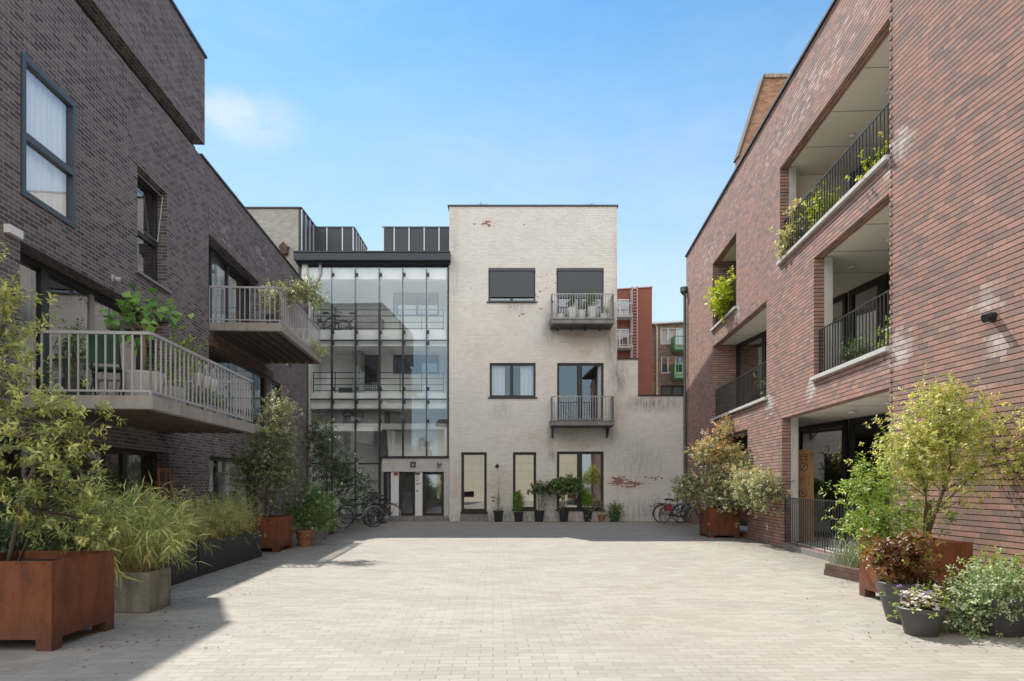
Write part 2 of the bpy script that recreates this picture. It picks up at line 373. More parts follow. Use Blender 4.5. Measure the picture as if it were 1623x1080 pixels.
def window(parent, x0, x1, z0, z1, y, fw=.07, vm=(), hm=(), mat='black_frame', pane='pane', d=.07, name='window', mw=None, loc=(0,0,0), rot=0.0, label=None, curtain=None, cmat='curtain'):
    m = MB(); mw = mw or fw
    m.box(x0, x0+fw, y, y+d, z0, z1); m.box(x1-fw, x1, y, y+d, z0, z1)
    m.box(x0+fw, x1-fw, y, y+d, z1-fw, z1); m.box(x0+fw, x1-fw, y, y+d, z0, z0+fw)
    for x in vm: m.box(x-mw/2, x+mw/2, y-.002, y+d-.002, z0+fw, z1-fw)
    for h in hm:
        if isinstance(h, tuple): m.box(h[0]+fw, h[1]-fw, y+.001, y+d-.004, h[2]-mw/2, h[2]+mw/2)
        else: m.box(x0+fw, x1-fw, y+.001, y+d-.004, h-mw/2, h+mw/2)
    f = m.build(name, M[mat], parent, loc, rot)
    if label: f['label'] = label
    p = MB(); p.quad((x0+fw,y+d*.55,z0+fw),(x1-fw,y+d*.55,z0+fw),(x1-fw,y+d*.55,z1-fw),(x0+fw,y+d*.55,z1-fw)).build('pane', M[pane], f)
    if curtain:
        for (a, b) in curtain: drape(a, b, z0+.05, z1-.03, y+d+.05).build('curtain', M[cmat], f, smooth=True)
    return f
def drape(a, b, z0, z1, y, amp=.03, wl=.13):
    m = MB(); n = max(6, int((b-a)/wl*6)); vs = []
    for i in range(n+1):
        x = a+(b-a)*i/n; q = amp*math.sin(x*6.283/wl)+.4*amp*math.sin(x*17+1)
        vs += [(x, y+q, z0), (x, y+q*.7, z1)]
    return m.add(vs, [(2*i, 2*i+2, 2*i+3, 2*i+1) for i in range(n)])
def rails(paths, z0, z1, steps, w, top=.035, posts=True, low=.07):
    m = MB()
    for j, path in enumerate(paths):
        step = steps[j] if isinstance(steps, tuple) else steps
        for i in range(len(path)-1):
            a = Vector(path[i]+(0,)); b = Vector(path[i+1]+(0,)); L = (b-a).length; n = max(1, round(L/step))
            m.bar(a+Vector((0,0,z1-top/2)), b+Vector((0,0,z1-top/2)), top)
            m.bar(a+Vector((0,0,z0+low)), b+Vector((0,0,z0+low)), top*.7)
            for k in range(n+1):
                p = a+(b-a)*k/n
                zz = z0 if (posts and k % 6 == 0) else z0+low
                m.bar(p+Vector((0,0,zz)), p+Vector((0,0,z1-top)), w)
    return m
def lamp_disc(parent, x, z, name='wall_lamp', r=.07):
    m = MB(); m.tube([(x,0.0,z),(x,-.06,z)], [r*1.05, r], 16); m.ball((x,-.07,z), r*.8, 12, 6)
    return m.build(name, M['black_frame'], parent, smooth=True)

# ================================================================== SETTING: ground
def paving_mat():
    m, nt, b = newmat('paving')
    tc = nt.n('ShaderNodeTexCoord').outputs['Object']
    mp = nt.n('ShaderNodeMapping'); mp.inputs['Rotation'].default_value = (0,0,R(-1.6)); nt.l.new(tc, mp.inputs[0]); v = mp.outputs[0]
    dv = nt.vmath('ADD', v, nt.vmath('MULTIPLY', nt.vmath('SUBTRACT', nt.noise(v, 2.2, 3, out='Color'), (.5,.5,.5)), (.02,.028,0)))
    bt = nt.n('ShaderNodeTexBrick', offset=.5); nt.l.new(dv, bt.inputs['Vector'])
    nt.set(bt, Color1=(0,0,0,1), Color2=(1,1,1,1), Mortar=(.5,.5,.5,1), Scale=1.0)
    for k, q in (('Mortar Size', .006), ('Mortar Smooth', .7), ('Brick Width', .215), ('Row Height', .108)): bt.inputs[k].default_value = q
    t = nt.math('ADD', bt.outputs['Color'], nt.mr(nt.noise(v, .5, 5, .6), .3, .7, -.35, .35), clamp=True)
    c = nt.ramp(t, [(0,(.325,.302,.26)), (.5,(.355,.331,.288)), (1,(.385,.361,.317))])
    fine = nt.noise(v, 90, 5, .7)
    c = nt.mix(1.0, c, nt.ramp(fine, [(.25, g3(.78)), (.75, g3(1.18))]), 'MULTIPLY')
    st = nt.noise(nt.vmath('MULTIPLY', v, (.7,1.2,1)), .9, 7, .7)
    c = nt.mix(nt.mr(st, .5, .72, 0, .5), c, (.235,.22,.195))
    s2 = nt.noise(nt.vmath('MULTIPLY', v, (.35,1.6,1)), 1.7, 6, .7); c = nt.mix(nt.mr(s2, .56, .7, 0, .3), c, (.46,.44,.4))
    gone = nt.mr(nt.noise(v, 1.3, 5, .65), .38, .62, .15, 1.0)
    c = nt.mix(nt.math('MULTIPLY', bt.outputs['Fac'], nt.math('MULTIPLY', gone, .6)), c, (.17,.153,.128))
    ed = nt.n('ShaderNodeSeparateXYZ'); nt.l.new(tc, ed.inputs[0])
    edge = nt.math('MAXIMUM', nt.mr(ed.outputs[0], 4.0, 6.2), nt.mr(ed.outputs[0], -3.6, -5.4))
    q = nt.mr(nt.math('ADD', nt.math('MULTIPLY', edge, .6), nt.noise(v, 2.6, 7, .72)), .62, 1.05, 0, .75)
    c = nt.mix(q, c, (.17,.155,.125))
    sp = nt.noise(v, 7, 2); spk = nt.mr(sp, .735, .75, 0, .6)
    c = nt.mix(spk, c, (.16,.14,.11))
    nt.set(b, Base_Color=c, Roughness=.9); b.inputs['Specular IOR Level'].default_value = .25
    h = nt.math('SUBTRACT', nt.math('MULTIPLY', fine, .3), bt.outputs['Fac'])
    bp = nt.n('ShaderNodeBump'); bp.inputs['Strength'].default_value = .45; bp.inputs['Distance'].default_value = .008
    nt.l.new(h, bp.inputs['Height']); nt.l.new(bp.outputs[0], b.inputs['Normal']); return m
g = MB(); g.quad((-250,-250,0),(250,-250,0),(250,400,0),(-250,400,0))
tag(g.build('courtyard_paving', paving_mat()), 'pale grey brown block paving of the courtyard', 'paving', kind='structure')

# ================================================================== LEFT: dark brick apartment building
LB = thing('brick_apartment_building', 'dark purple grey brick apartment building with two railed balconies and an overhanging top storey', 'building', (-6.2,0,0), R(93.79))
ops = [(12.85,14.13,5.44,7.45),(9.48,14.23,2.69,4.83),(16.4,20.4,5.34,7.47),(16.42,21.08,2.85,4.77),(21.6,22.8,2.85,4.76),(23.35,24.35,5.5,6.3),(9.0,14.23,.35,2.1),(16.45,20.5,.6,2.12),(9.5,10.77,5.49,7.43)]
XE = 26.56; XS = 7.6
wall(XS, XE, 0, 9.09, ops, .3).build('wall', M['dark_brick'], LB)
m = MB(); m.box(XS, 15.9, .12, 9.5, 9.10, 9.28); m.build('shadow_gap', M['zinc'], LB)
m = MB(); m.box(XS, 15.78, -.14, 9.5, 9.281, 11.3); m.build('upper_storey', M['dark_brick'], LB)
m = MB(); m.box(XS-.04, 15.83, -.18, 9.5, 11.301, 11.36); m.box(15.9, XE, -.04, .36, 9.091, 9.14); m.build('coping', M['coping'], LB)
m = MB(); m.box(15.9, XE, .36, 9.5, 8.7, 8.9); m.box(XS, XE, 9.3, 9.5, 0, 8.7); m.box(XE-.25, XE, .3, 9.3, 0, 9.05); m.box(XS,XS+.2,.301,9.3,0,9.05); m.build('roof', M['roof_felt'], LB)
m = MB()
for z in (.0, 2.45, 5.1, 8.0): m.box(XS+.25, XE-.3, .31, 9.2, z+.02, z+.24)
m.box(XS+.25, XE-.3, 4.2, 4.3, 0.02, 8.2)
for x in (8.6, 11.9, 15.3, 21.35, 23.0): m.box(x-.06, x+.06, .31, 4.2, .25, 8.0)
m.build('interior', M['grey_room'], LB)
window(LB, 9.48, 10.79, 5.47, 7.45, -.03, .085, hm=[6.33], mat='blue_frame', pane='pane_bright', mw=.1, d=.1, curtain=[(9.5,10.75)], label='blue grey framed window with white curtain flush in the brick')
f = window(LB, 12.85, 14.13, 5.44, 7.45, .2, .07, hm=[6.35], mat='black_frame', pane='pane_side', mw=.09)
t = MB(); a = (12.93,.17,6.42); 
t.tube([(12.95,.16,6.42),(14.05,.16,6.42),(14.05,.06,7.35),(12.95,.06,7.35)], .013, 4, True); t.build('tilted_sash', M['grey_paint'], f)
m = MB(); m.box(12.75, 14.2, -.07, .2, 5.4, 5.437); m.build('sill', M['galv'], LB)
window(LB, 9.48, 14.23, 2.7, 4.83, .3, .1, vm=[10.55], mat='black_frame', pane='pane_side', mw=.2, curtain=[(9.6,10.4)], cmat='dark_curtain')
window(LB, 16.4, 20.4, 5.34, 7.47, .3, .08, vm=[17.4,18.6], mat='black_frame', pane='pane_side', curtain=[(16.5,18.3)], cmat='dark_curtain')
window(LB, 16.42, 21.08, 2.85, 4.77, .05, .07, vm=[], mat='black_frame', pane='pane_side', hm=[3.45])
window(LB, 21.6, 22.8, 2.85, 4.76, .05, .07, hm=[3.72], mat='black_frame', pane='pane_side', mw=.1)
window(LB, 23.35, 24.35, 5.5, 6.3, .06, .06, mat='blue_frame', pane='pane_side', curtain=[(23.4,24.3)])
window(LB, 9.0, 14.23, .35, 2.1, .25, .09, vm=[12.9], mat='black_frame', pane='pane_side', mw=.14, curtain=[(13.0,13.8)], cmat='dark_curtain')
window(LB, 16.45, 20.5, .6, 2.12, .12, .09, vm=[17.3,19.9], mat='black_frame', pane='pane_side', mw=.12, curtain=[(17.4,18.6)], cmat='dark_curtain')
m = MB(); m.box(16.4, 21.7, -.06, .05, 4.78, 5.02); m.build('lintel', M['old_wood'], LB)
m = MB(); m.box(9.14, 9.42, -.08, 0, 4.82, 4.93); m.build('alarm_box', M['white_paint'], LB)
m = MB(); m.box(11.9, 12.02, -.02, 0, 4.98, 5.1); m.tube([(11.96,-.02,5.04),(11.96,-.12,5.02)], .05, 12); m.build('wall_lamp', M['pipe_grey'], LB, smooth=True)
def balcony(x0, x1, dpt, zb, zt, zr, far):
    s = MB()                                     # slab with upstand kerb and bevelled lower lip
    for (a, b) in ((x0, x0+.12), (x1-.12, x1)): s.box(a, b, -dpt, -.002, zb, zt)
    s.box(x0+.12, x1-.12, -dpt, -dpt+.12, zb, zt); s.box(x0+.12, x1-.12, -dpt+.12, -.002, zb+.09, zt-.02)
    o = s.build('balcony', M['concrete'], LB, bevel=.012)
    j = MB()
    for k in range(6):
        y = -dpt+.28+k*(dpt-.4)/5; j.box(x0+.13, x1-.13, y-.05, y+.05, zb-.01, zb+.088)
    j.build('joist', M['old_wood'], o)
    p = [(x0+.05, .0), (x0+.05, -dpt+.05), (x1-.05, -dpt+.05)] + ([(x1-.05, -.02)] if far else [])
    rails([p[:2], p[1:]], zt, zr, (.122,.165), .021, .042).build('railing', M['grey_paint'], o)
    return o
balcony(9.5, 14.2, 1.77, 2.5, 2.69, 3.6, True)
balcony(16.41, 20.98, 1.71, 5.14, 5.34, 6.22, True)
m = MB(); m.tube([(26.4,-.1,0),(26.4,-.1,9.0),(26.4,-.02,9.12),(26.4,.12,9.16)], .05, 10); m.build('downpipe', M['pipe_grey'], LB, smooth=True)
m = MB(); m.tube([(26.45,-.1,8.9),(26.52,-.3,9.2),(26.5,-.5,9.6),(26.5,-.5,10.0)], .06, 10); m.build('gutter_outlet', M['pipe_grey'], LB, smooth=True)

# ================================================================== RIGHT: red brown brick apartment building, kinked at x=-10.5
RB = thing('brick_loggia_building', 'red brown long-brick apartment building with three storeys of recessed loggias and black railings', 'building', (5.18,0,0), R(-93.47))
ZT = 10.28
Aop = (-15.6,-10.5,6.52,8.65); Bop = (-13.57,-10.5,3.57,5.93); Cop = (-15.47,-10.5,.12,2.93)
Dop = (-22.2,-19.33,6.47,8.58); Eop = (-22.2,-16.59,3.56,5.9); Fop = (-22.2,-18.2,.12,2.91)
OPS = [Aop, Bop, Cop, Dop, Eop, Fop]
wall(-26.6, -10.5, 0, ZT, OPS, .2).build('wall', M['red_brick'], RB)
m = wall(0, 20, 0, ZT, [], .25)
k = 0; z = .0                       # toothed bricks where the two wall planes meet
while z < ZT-.075:
    if k % 2 == 0: m.box(-.002, .042, -.014, .0005, z+.008, z+.067)
    z += .075; k += 1
m.build('near_wall', M['red_brick_near'], RB, (-10.5,0,0), R(7.53))
m = MB(); m.box(-26.62, -10.45, -.05, .5, ZT+.001, ZT+.06); m.build('coping', M['coping'], RB)
m = MB(); m.box(0, 20, -.05, .5, ZT+.001, ZT+.06); m.build('coping', M['coping'], RB, (-10.5,0,0), R(7.53))
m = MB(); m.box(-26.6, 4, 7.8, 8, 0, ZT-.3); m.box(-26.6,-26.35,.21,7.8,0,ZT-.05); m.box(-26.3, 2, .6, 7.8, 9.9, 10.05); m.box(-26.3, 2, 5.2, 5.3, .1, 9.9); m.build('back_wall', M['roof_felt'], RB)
# floors / ceilings of the loggias
for zc, zf in ((2.97,3.46),(5.97,6.4),(8.69,9.2)):
    m = MB(); m.box(-26.3, -9.0, .21, 5.2, zc, zf); m.build('loggia_ceiling', M['soffit'], RB)
    for x in (-12.6,-14.2,-19.0): MB().lathe([(.07,0),(.075,.02),(.06,.05),(.001,.055)], (x,1.0,zc-.056), 16).build('ceiling_lamp', M['white_paint'], RB, smooth=True)
    for x in (-11.9,-13.3,-14.7,-20.8): MB().box(x-.012, x+.012, .25, 3.0, zc-.004, zc-.0002).build('ceiling_joint', M['grey_room'], RB)
m = MB(); m.box(-26.3, -9.0, .21, 5.2, .0, .11); m.build('loggia_floor', M['light_concrete'], RB)
m = MB(); m.box(-22.45, -22.21, .201, 2.5, .12, 8.68); m.build('loggia_side_wall', M['red_brick'], RB)
m = MB()
m.box(-16.25, -16.05, .201, 5.1, 6.41, 8.68); m.build('loggia_partition', M['soffit'], RB)
m = MB(); m.box(-10.45,-10.3,.3,5.1,.12,8.68); m.build('loggia_end_wall', M['soffit'], RB)
for op, z0, z1 in ((Aop,6.41,8.68),(Bop,3.47,5.96),(Cop,.12,2.96)):
    m = MB(); m.box(op[0]-.24, op[0]+.012, .201, .36, z0, z1); m.build('column', M['light_concrete'], RB)
for z0, z1 in ((.12,2.96),(3.47,5.96),(6.41,8.68)):
    window(RB, 0, 6.05, z0, z1, 0, .12, vm=[1.9,3.9], mat='black_frame', pane='pane_side', mw=.2, loc=(-22.2,.75,0), rot=R(9.1), name='loggia_window')
    window(RB, 6.2, 12.3, z0, z1, 0, .14, vm=[7.4,9.0,10.3], mat='black_frame', pane='pane_side', mw=.3, loc=(-22.2,.75,0), rot=R(9.1), name='loggia_window',
        curtain=[(8.3,8.8)] if z0 < 1 else None, cmat='dark_curtain')
for op in (Aop, Bop, Dop, Eop):
    m = MB(); m.box(op[0]-.05, op[1]+(.06 if op[1] < -11 else 0), -.07, .2, op[2]-.075, op[2]+.0); m.build('sill', M['light_concrete'], RB, bevel=.006)
    x1 = op[1]-.02; n = round((x1-op[0]-.02)/.125)
    m = rails([[(op[0]+.03,.1),(x1,.1)]], op[2]+.005, op[2]+.93, (x1-op[0]-.03)/n, .014, .022)
    for i in range(n+1):
        x = op[0]+.03+(x1-op[0]-.03)*i/n; m.box(x-.006, x+.006, .088, .106, op[2]+.07, op[2]+.91)
    m.build('railing', M['dark_rail'], RB)
m = rails([[(Cop[0]+.03,.06),(Cop[1]-.05,.06)]], .13, 1.14, .125, .014, .024)
for i in range(40):
    x = Cop[0]+.03+i*.1255
    if x < Cop[1]-.06: m.box(x-.006, x+.006, .05, .07, .2, 1.11)
m.build('railing', M['dark_rail'], RB)
m = MB(); m.box(Cop[0]-.02, Cop[1], -.02, .2, .004, .11); m.build('threshold', M['grey_concrete'], RB)
m = MB(); m.tube([(-26.42,-.09,0),(-26.42,-.09,8.75)], .055, 10); m.lathe([(.06,0),(.11,.08),(.15,.12),(.15,.3),(.13,.31)], (-26.42,-.12,8.75), 12)
for z in (1.5,3.6,5.7,7.6): m.lathe([(.075,0),(.075,.05)], (-26.42,-.09,z), 10)
m.build('downpipe', M['pipe_dark'], RB, smooth=False)
# lamp on the near wall
m = MB(); m.tube([(2.06,0,3.52),(2.06,-.03,3.52)], .05, 12); m.tube([(2.06,-.03,3.52),(2.06,-.13,3.49)], .055, 14); m.box(2.02,2.1,-.05,0,3.46,3.56)
m.build('wall_lamp', M['black_frame'], RB, (-10.5,0,0), R(7.53))
m = MB(); m.box(-25.6,-24.4,.21,.24,.1,2.3); m.build('side_door', M['brown_frame'], RB)
# ================================================================== CENTRE: whitewashed facade
YF = 26.54
WB = thing('whitewashed_building', 'tall whitewashed brick building with flaking paint, two small balconies and dark framed windows', 'building', (0,YF,0))
X0, X1 = fx(712), fx(978); ZW = fz(327.5)
wo = [(fx(774),fx(848.5),fz(478.5),fz(425)), (fx(882),fx(957),fz(504),fz(425)), (fx(776),fx(849),fz(630),fz(575.5)), (fx(883),fx(957),fz(667),fz(575.5)),
      (fx(731),fx(771.5),fz(811),fz(717)), (fx(813),fx(850),fz(808),fz(717)), (fx(882.5),fx(957),fz(808.5),fz(716))]
wall(X0, X1, 0, ZW, wo, .3).build('wall', M['white_brick'], WB)
m = MB(); m.box(X0-.06, X1+.05, -.05, 9, ZW+.001, ZW+.05); m.build('coping', M['coping'], WB)
m = MB(); m.box(X0, X0+.3, .301, 9, 0, ZW); m.box(X1-.3, X1, .301, 9, 0, ZW); m.box(X0+.3, X1-.3, 8.7, 9, 0, ZW); m.build('side_wall', M['white_brick'], WB)
m = MB(); m.box(X0+.3, X1-.3, .31, 8.7, ZW-.6, ZW-.4)
for z in (3.55, 7.4): m.box(X0+.3, X1-.3, .31, 8.7, z-.25, z)
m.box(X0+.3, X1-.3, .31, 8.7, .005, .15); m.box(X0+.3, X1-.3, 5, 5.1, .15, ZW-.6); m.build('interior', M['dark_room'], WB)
def FW(o, **k): return window(WB, o[0]+.002, o[1]-.002, o[2]+.002, o[3]-.002, k.pop('y', .08), **k)
f = FW(wo[0], fw=.06, vm=[fx(811)], mat='blue_frame', mw=.12, label='window with charcoal roller screen nearly all the way down')
m = MB(); m.box(wo[0][0]+.06, wo[0][1]-.06, .02, .04, fz(469.5), fz(430)); m.box(wo[0][0]+.01, wo[0][1]-.01, -.005, .07, fz(429.5), wo[0][3]-.002); m.box(wo[0][0]+.05, wo[0][1]-.05, .012, .05, fz(471), fz(469.4))
m.build('roller_screen', M['screen'], f)
f = FW(wo[1], fw=.09, vm=[fx(919)], mat='blue_frame', mw=.16, name='balcony_door', label='balcony door with charcoal roller screen half down')
m = MB(); m.box(wo[1][0]+.06, wo[1][1]-.06, .02, .04, fz(472), fz(430)); m.box(wo[1][0]+.01, wo[1][1]-.01, -.005, .07, fz(429.5), wo[1][3]-.002); m.build('roller_screen', M['screen'], f)
FW(wo[2], fw=.085, vm=[fx(811)], mat='black_frame', mw=.13, curtain=[(fx(825),fx(846)),(fx(779),fx(800))])
FW(wo[3], fw=.085, vm=[fx(919)], mat='black_frame', mw=.2, name='balcony_door', curtain=[(fx(948),fx(955))])
FW(wo[4], fw=.1, mat='brown_frame', pane='pane_mirror', name='door')
FW(wo[5], fw=.1, mat='brown_frame', pane='pane_mirror')
FW(wo[6], fw=.1, vm=[fx(919)], mat='brown_frame', mw=.2, pane='pane_mirror')
m = MB(); m.box(fx(730), fx(773), -.05, .1, fz(815.5), fz(811)); m.build('door_sill', M['black_frame'], WB)
m = MB(); m.box(fx(730), fx(774), -.32, 0, 0.001, .17); m.box(fx(730.5), fx(773.5), -.16, 0, .1701, fz(815.6)); m.build('doorstep', M['grey_concrete'], WB, bevel=.01)
for o, q in ((wo[0],1),(wo[2],1),(wo[5],1),(wo[6],1)):
    m = MB(); m.box(o[0]-.06, o[1]+.06, -.05, .08, o[2]-.045, o[2]); m.build('sill', M['black_frame'], WB)
lamp_disc(WB, fx(788), fz(739))
def fbalcony(z_top, z_bot, zr, bracket):
    d = .9; s = (YF-d)/F; a, b = (873.5-CX)*s, (974-CX)*s
    p = MB(); p.box(a, b, -d, 0, z_bot, z_top-.03); p.box(a-.02, b+.02, -d-.02, 0, z_top-.0299, z_top); o = p.build('balcony', M['grey_concrete'], WB, bevel=.01)
    MB().box(a+.03, b-.03, -d+.03, -.002, z_bot-.03, z_bot-.001).build('underside', M['zinc'], o)  # dark plate added, its colour puts shade under the slab
    rails([[(a+.04,0),(a+.04,-d+.04),(b-.04,-d+.04),(b-.04,0)]], z_top, zr, .098, .022, .035, low=.05).build('railing', M['galv'], o)
    if bracket:
        for x in (a+.06, b-.2):
            c = MB(); c.prism([(x,z_bot-.42),(x+.07,z_bot-.42),(x+.07,z_bot),(x,z_bot)], -.06, 0); c.tube([(x+.035,-.03,z_bot-.4),(x+.035,-.7,z_bot-.02)], .03, 4); c.build('bracket', M['zinc'], o)
    else:
        c = MB()
        for k in range(4): c.box(a+.25+k*.55, a+.33+k*.55, -d+.1, -.001, z_bot-.08, z_bot-.031)
        c.build('joist', M['zinc'], o)
    return a, b
BA, BBX = fbalcony(H+(CY-505)*.023741, H+(CY-513)*.023741, H+(CY-465)*.023741, False)
fbalcony(H+(CY-666.5)*.023741, H+(CY-674.5)*.023741, H+(CY-627.5)*.023741, True)

# garden wall, stepped
GW = thing('garden_wall', 'stepped whitewashed brick garden wall with bare red brick patches and dark drip stains under its coping', 'wall', (0,YF,0))
m = MB(); XR = fx(1089)
m.prism([(X1+.005,0),(XR,0),(XR,fz(628)),(fx(1011),fz(628)),(fx(1011),fz(570)),(X1+.005,fz(570))], .004, .3); m.build('wall', M['white_brick'], GW)
m = MB(); m.box(X1+.006, fx(1011.5), -.04, .34, fz(570)+.001, fz(568)); m.box(fx(1011.6), XR, -.04, .34, fz(628)+.001, fz(626)); m.build('coping', M['brown_frame'], GW)

# ================================================================== GLASS FRONTED STAIR BUILDING
GB = thing('glass_front_building', 'glass fronted stair building with concrete galleries, zinc roof boxes and white entrance bay', 'building', (0,YF,0))
GX0, GX1 = fx(487), X0-.01
cols = [fx(p) for p in (487.5,525.6,563,601,638.4,676)] + [GX1-.05]
GD = 2.0
def slab(n, za, zb, xa=GX0, xb=GX1-.02, y0=.16, y1=GD, mat='white_plaster'):
    m = MB(); m.box(xa, xb, y0, y1, fz(za), fz(zb)); return m.build(n, M[mat], GB)
slab('gallery_floor', 547.5, 522); slab('gallery_floor', 647, 622); slab('gallery_floor', 683, 671, GX0, fx(604))
slab('roof_edge_beam', 441, 425.2, y1=.5)
slab('gallery_floor', 818, 826, y0=.02, mat='grey_concrete')
slab('canopy_slab', 680, 671, fx(604), y0=.16, mat='light_concrete')
m = MB()
bw = [(fx(626),fx(702),fz(507),fz(470)), (fx(626),fx(702),fz(597),fz(559))]
wall(GX0, GX1-.02, fz(826), fz(404), [(a*1.1+.02,b*1.1-.1,H+(c-H)*1.1,H+(d-H)*1.1) for a,b,c,d in bw]+[(fx(583)*1.1,fx(606)*1.1,H+(fz(622)-H)*1.1,H+(fz(553)-H)*1.1)], .2).build('back_wall', M['white_plaster'], GB, (0,GD,0))
for a,b,c,d in bw: window(GB, a*1.1+.02, b*1.1-.1, H+(c-H)*1.1, H+(d-H)*1.1, GD+.06, .08, vm=[(a+b)/2*1.1], mat='blue_frame')
m = MB(); m.box(fx(583)*1.1, fx(606)*1.1, GD+.05, GD+.1, 5.3, H+(fz(553)-H)*1.1); m.build('gallery_door', M['brown_frame'], GB)
m = MB(); m.box(GX0-.2, GX0, .0, 8, 0, fz(410)); m.box(GX1-.02,GX1-.005,.05,8,0,fz(410)); m.build('side_wall', M['white_plaster'], GB)
m = MB(); m.box(fx(563)*1.06, fx(575)*1.06, 1.1, GD-.01, fz(622), fz(547.6)); m.build('partition', M['cream_brick'], GB)
m = MB(); m.box(GX0, GX1, GD+2.5, GD+2.6, 0, fz(410)); m.build('inner_room', M['grey_room'], GB)
m = MB(); m.box(fx(563)*1.03, fx(600)*1.03, .9, 1.9, fz(521.9), fz(490)); m.build('stair_parapet', M['cream_brick'], GB)
m = MB(); m.box(GX0, fx(604), .6, 1.9, fz(671), fz(648)); m.build('mezzanine_store', M['grey_room'], GB)
# gallery railings
for zf, zr in ((522,487),(622,588)):
    m = MB()
    for z in np.linspace(fz(zr), fz(zf)+.12, 4): m.bar((GX0+.1,.42,z),(GX1-.25,.42,z),.03)
    for x in np.linspace(GX0+.12, GX1-.26, 7): m.bar((x,.42,fz(zf)),(x,.42,fz(zr)),.03)
    m.build('gallery_railing', M['black_frame'], GB)
m = MB()
for x in np.linspace(fx(574), fx(601), 9): m.bar((x,.7,fz(621.8)),(x,.7,fz(606)),.025)
for z in np.linspace(fz(606), fz(620), 4): m.bar((fx(574),.7,z),(fx(601),.7,z),.025)
m.build('gate_grille', M['white_paint'], GB)
m = MB(); m.box(fx(521),fx(556),1.5,1.6,fz(622),fz(606)); m.build('gallery_cabinet', M['zinc'], GB)
# glass skin
m = MB()
zb = fz(818)
for i in range(6):
    a, b = cols[i]+.012, cols[i+1]-.012
    rows = [(fz(539),fz(424.5)), (fz(632.5),fz(540)), (fz(724),fz(633.5))] if i >= 3 else [(fz(539),fz(424.5)), (fz(632.5),fz(540)), (fz(734.5),fz(633.5)), (zb,fz(735.5))]
    for c, d in rows: m.quad((a,0,c),(b,0,c),(b,0,d),(a,0,d))
m.build('glass_panes', M['curtain_glass'], GB)
m = MB()
for i, x in enumerate(cols):
    w_ = .034 if 0 < i < 6 else .04
    bot = zb if i <= 3 else fz(724)
    m.box(x-w_, x+w_, .012, .09 if i != 3 else .16, bot, fz(424))
for zc, xe in ((539.5,GX1),(633,GX1),(735,fx(604))): m.box(GX0, xe, .014, .08, fz(zc)-.03, fz(zc)+.03)
m.box(fx(603), GX1, -.03, .1, fz(724)-.055, fz(724)+.02)
m.build('mullions', M['black_frame'], GB)
m = MB()
for x in cols[1:6]:
    for z in (436,527,544,616.5,637.5,668,729):
        if z > 700 and x > fx(610): continue
        m.box(x-.0, x+.11, -.03, .011, fz(z)-.07, fz(z)+.07)
m.build('glass_clamps', M['black_frame'], GB)
# roof
m = MB(); m.box(fx(470), fx(714.5), -.38, .5, fz(417)+.001, fz(405.5)); m.box(fx(471), fx(714), -.12, .5, fz(419.5), fz(417)); m.box(fx(469.5), fx(714.8), -.42, .5, fz(405.4), fz(403.5)); m.build('roof_fascia', M['zinc'], GB)
m = MB(); m.box(GX0, GX1, .5, 9, fz(412), fz(405.6)); m.build('roof', M['white_plaster'], GB)
def seam_box(name, xa, xb, ya, yb, z0, z1, front, side):
    m = MB(); m.box(xa, xb, ya, yb, z0, z1); m.box(xa-.03, xb+.03, ya-.03, yb, z1+.001, z1+.05); o = m.build(name, M['zinc'], GB)
    r = MB()
    for x in front: r.box(x-.022, x+.022, ya-.04, ya-.001, z0, z1)
    for y in side: r.box(xb+.001, xb+.04, y-.022, y+.022, z0, z1)
    r.build('standing_seam', M['zinc_seam_sunlit'], o); return o
q = (YF+1.9)/F; bx = lambda p: (p-CX)*q
seam_box('roof_box', bx(493), bx(561), 1.9, 4.5, fz(405), H+(CY-361.5)*q, [bx(p) for p in (495,518.5,543,560)], [2.3,2.75,3.2,3.65,4.1])
seam_box('roof_box', bx(607), bx(712), 1.9, 4.5, fz(405), H+(CY-361.5)*q, [bx(p) for p in (608,625,648.5,672.5,696)], [])
# entrance bay
m = MB(); m.box(fx(605), GX1-.002, .02, .3, fz(748), fz(727)); m.build('entrance_lintel', M['light_concrete'], GB)
m = MB(); m.box(fx(703.5), GX1-.003, .021, .34, fz(818), fz(748.1)); m.box(fx(704), GX1-.003, .02, .34, fz(722.5), fz(680.5)); m.build('entrance_pier', M['light_concrete'], GB)
m = MB(); m.box(fx(608), fx(704), 1.0, 1.1, fz(723), fz(681)); m.box(fx(607), fx(703.9), .15, 1.0, fz(726.5), fz(724.2)); m.build('entrance_panel', M['white_plaster'], GB)
m = MB(); m.box(fx(604.5), fx(606.5), .1, 1.0, fz(722), fz(681)); m.build('panel_post', M['black_frame'], GB)
m = MB(); m.box(fx(619), fx(631.5), .06, .3, fz(818), fz(748.2)); m.build('entrance_pier', M['white_paint'], GB)
m = MB(); m.box(fx(657.5), fx(669), .06, .3, fz(818), fz(748.2)); post = m.build('entrance_pier', M['white_paint'], GB)
window(GB, fx(632), fx(657), fz(818), fz(748.3), .12, .1, mat='brown_frame', pane='pane', name='entrance_door')
window(GB, fx(669.5), fx(703), fz(818), fz(748.3), .12, .1, mat='brown_frame', pane='pane_mirror', name='entrance_door')
window(GB, fx(607), fx(618.5), fz(818), fz(748.3), .12, .06, vm=[fx(611)], mat='black_frame', pane='pane', name='side_light')
m = MB(); m.box(fx(603), GX1, -.28, .02, .001, fz(820.5)); m.build('entrance_step', M['grey_concrete'], GB, bevel=.01)
m = MB(); m.box(fx(650), fx(659), -.002, .02, fz(741), fz(732)); nb = m.build('number_plate', M['blue_frame'], GB)
m = MB()
for i, (a, b) in enumerate(((652.5,735),(654,736.5),(655.2,735))): m.box(fx(a), fx(a+.8), -.004, -.0021, fz(739), fz(b))
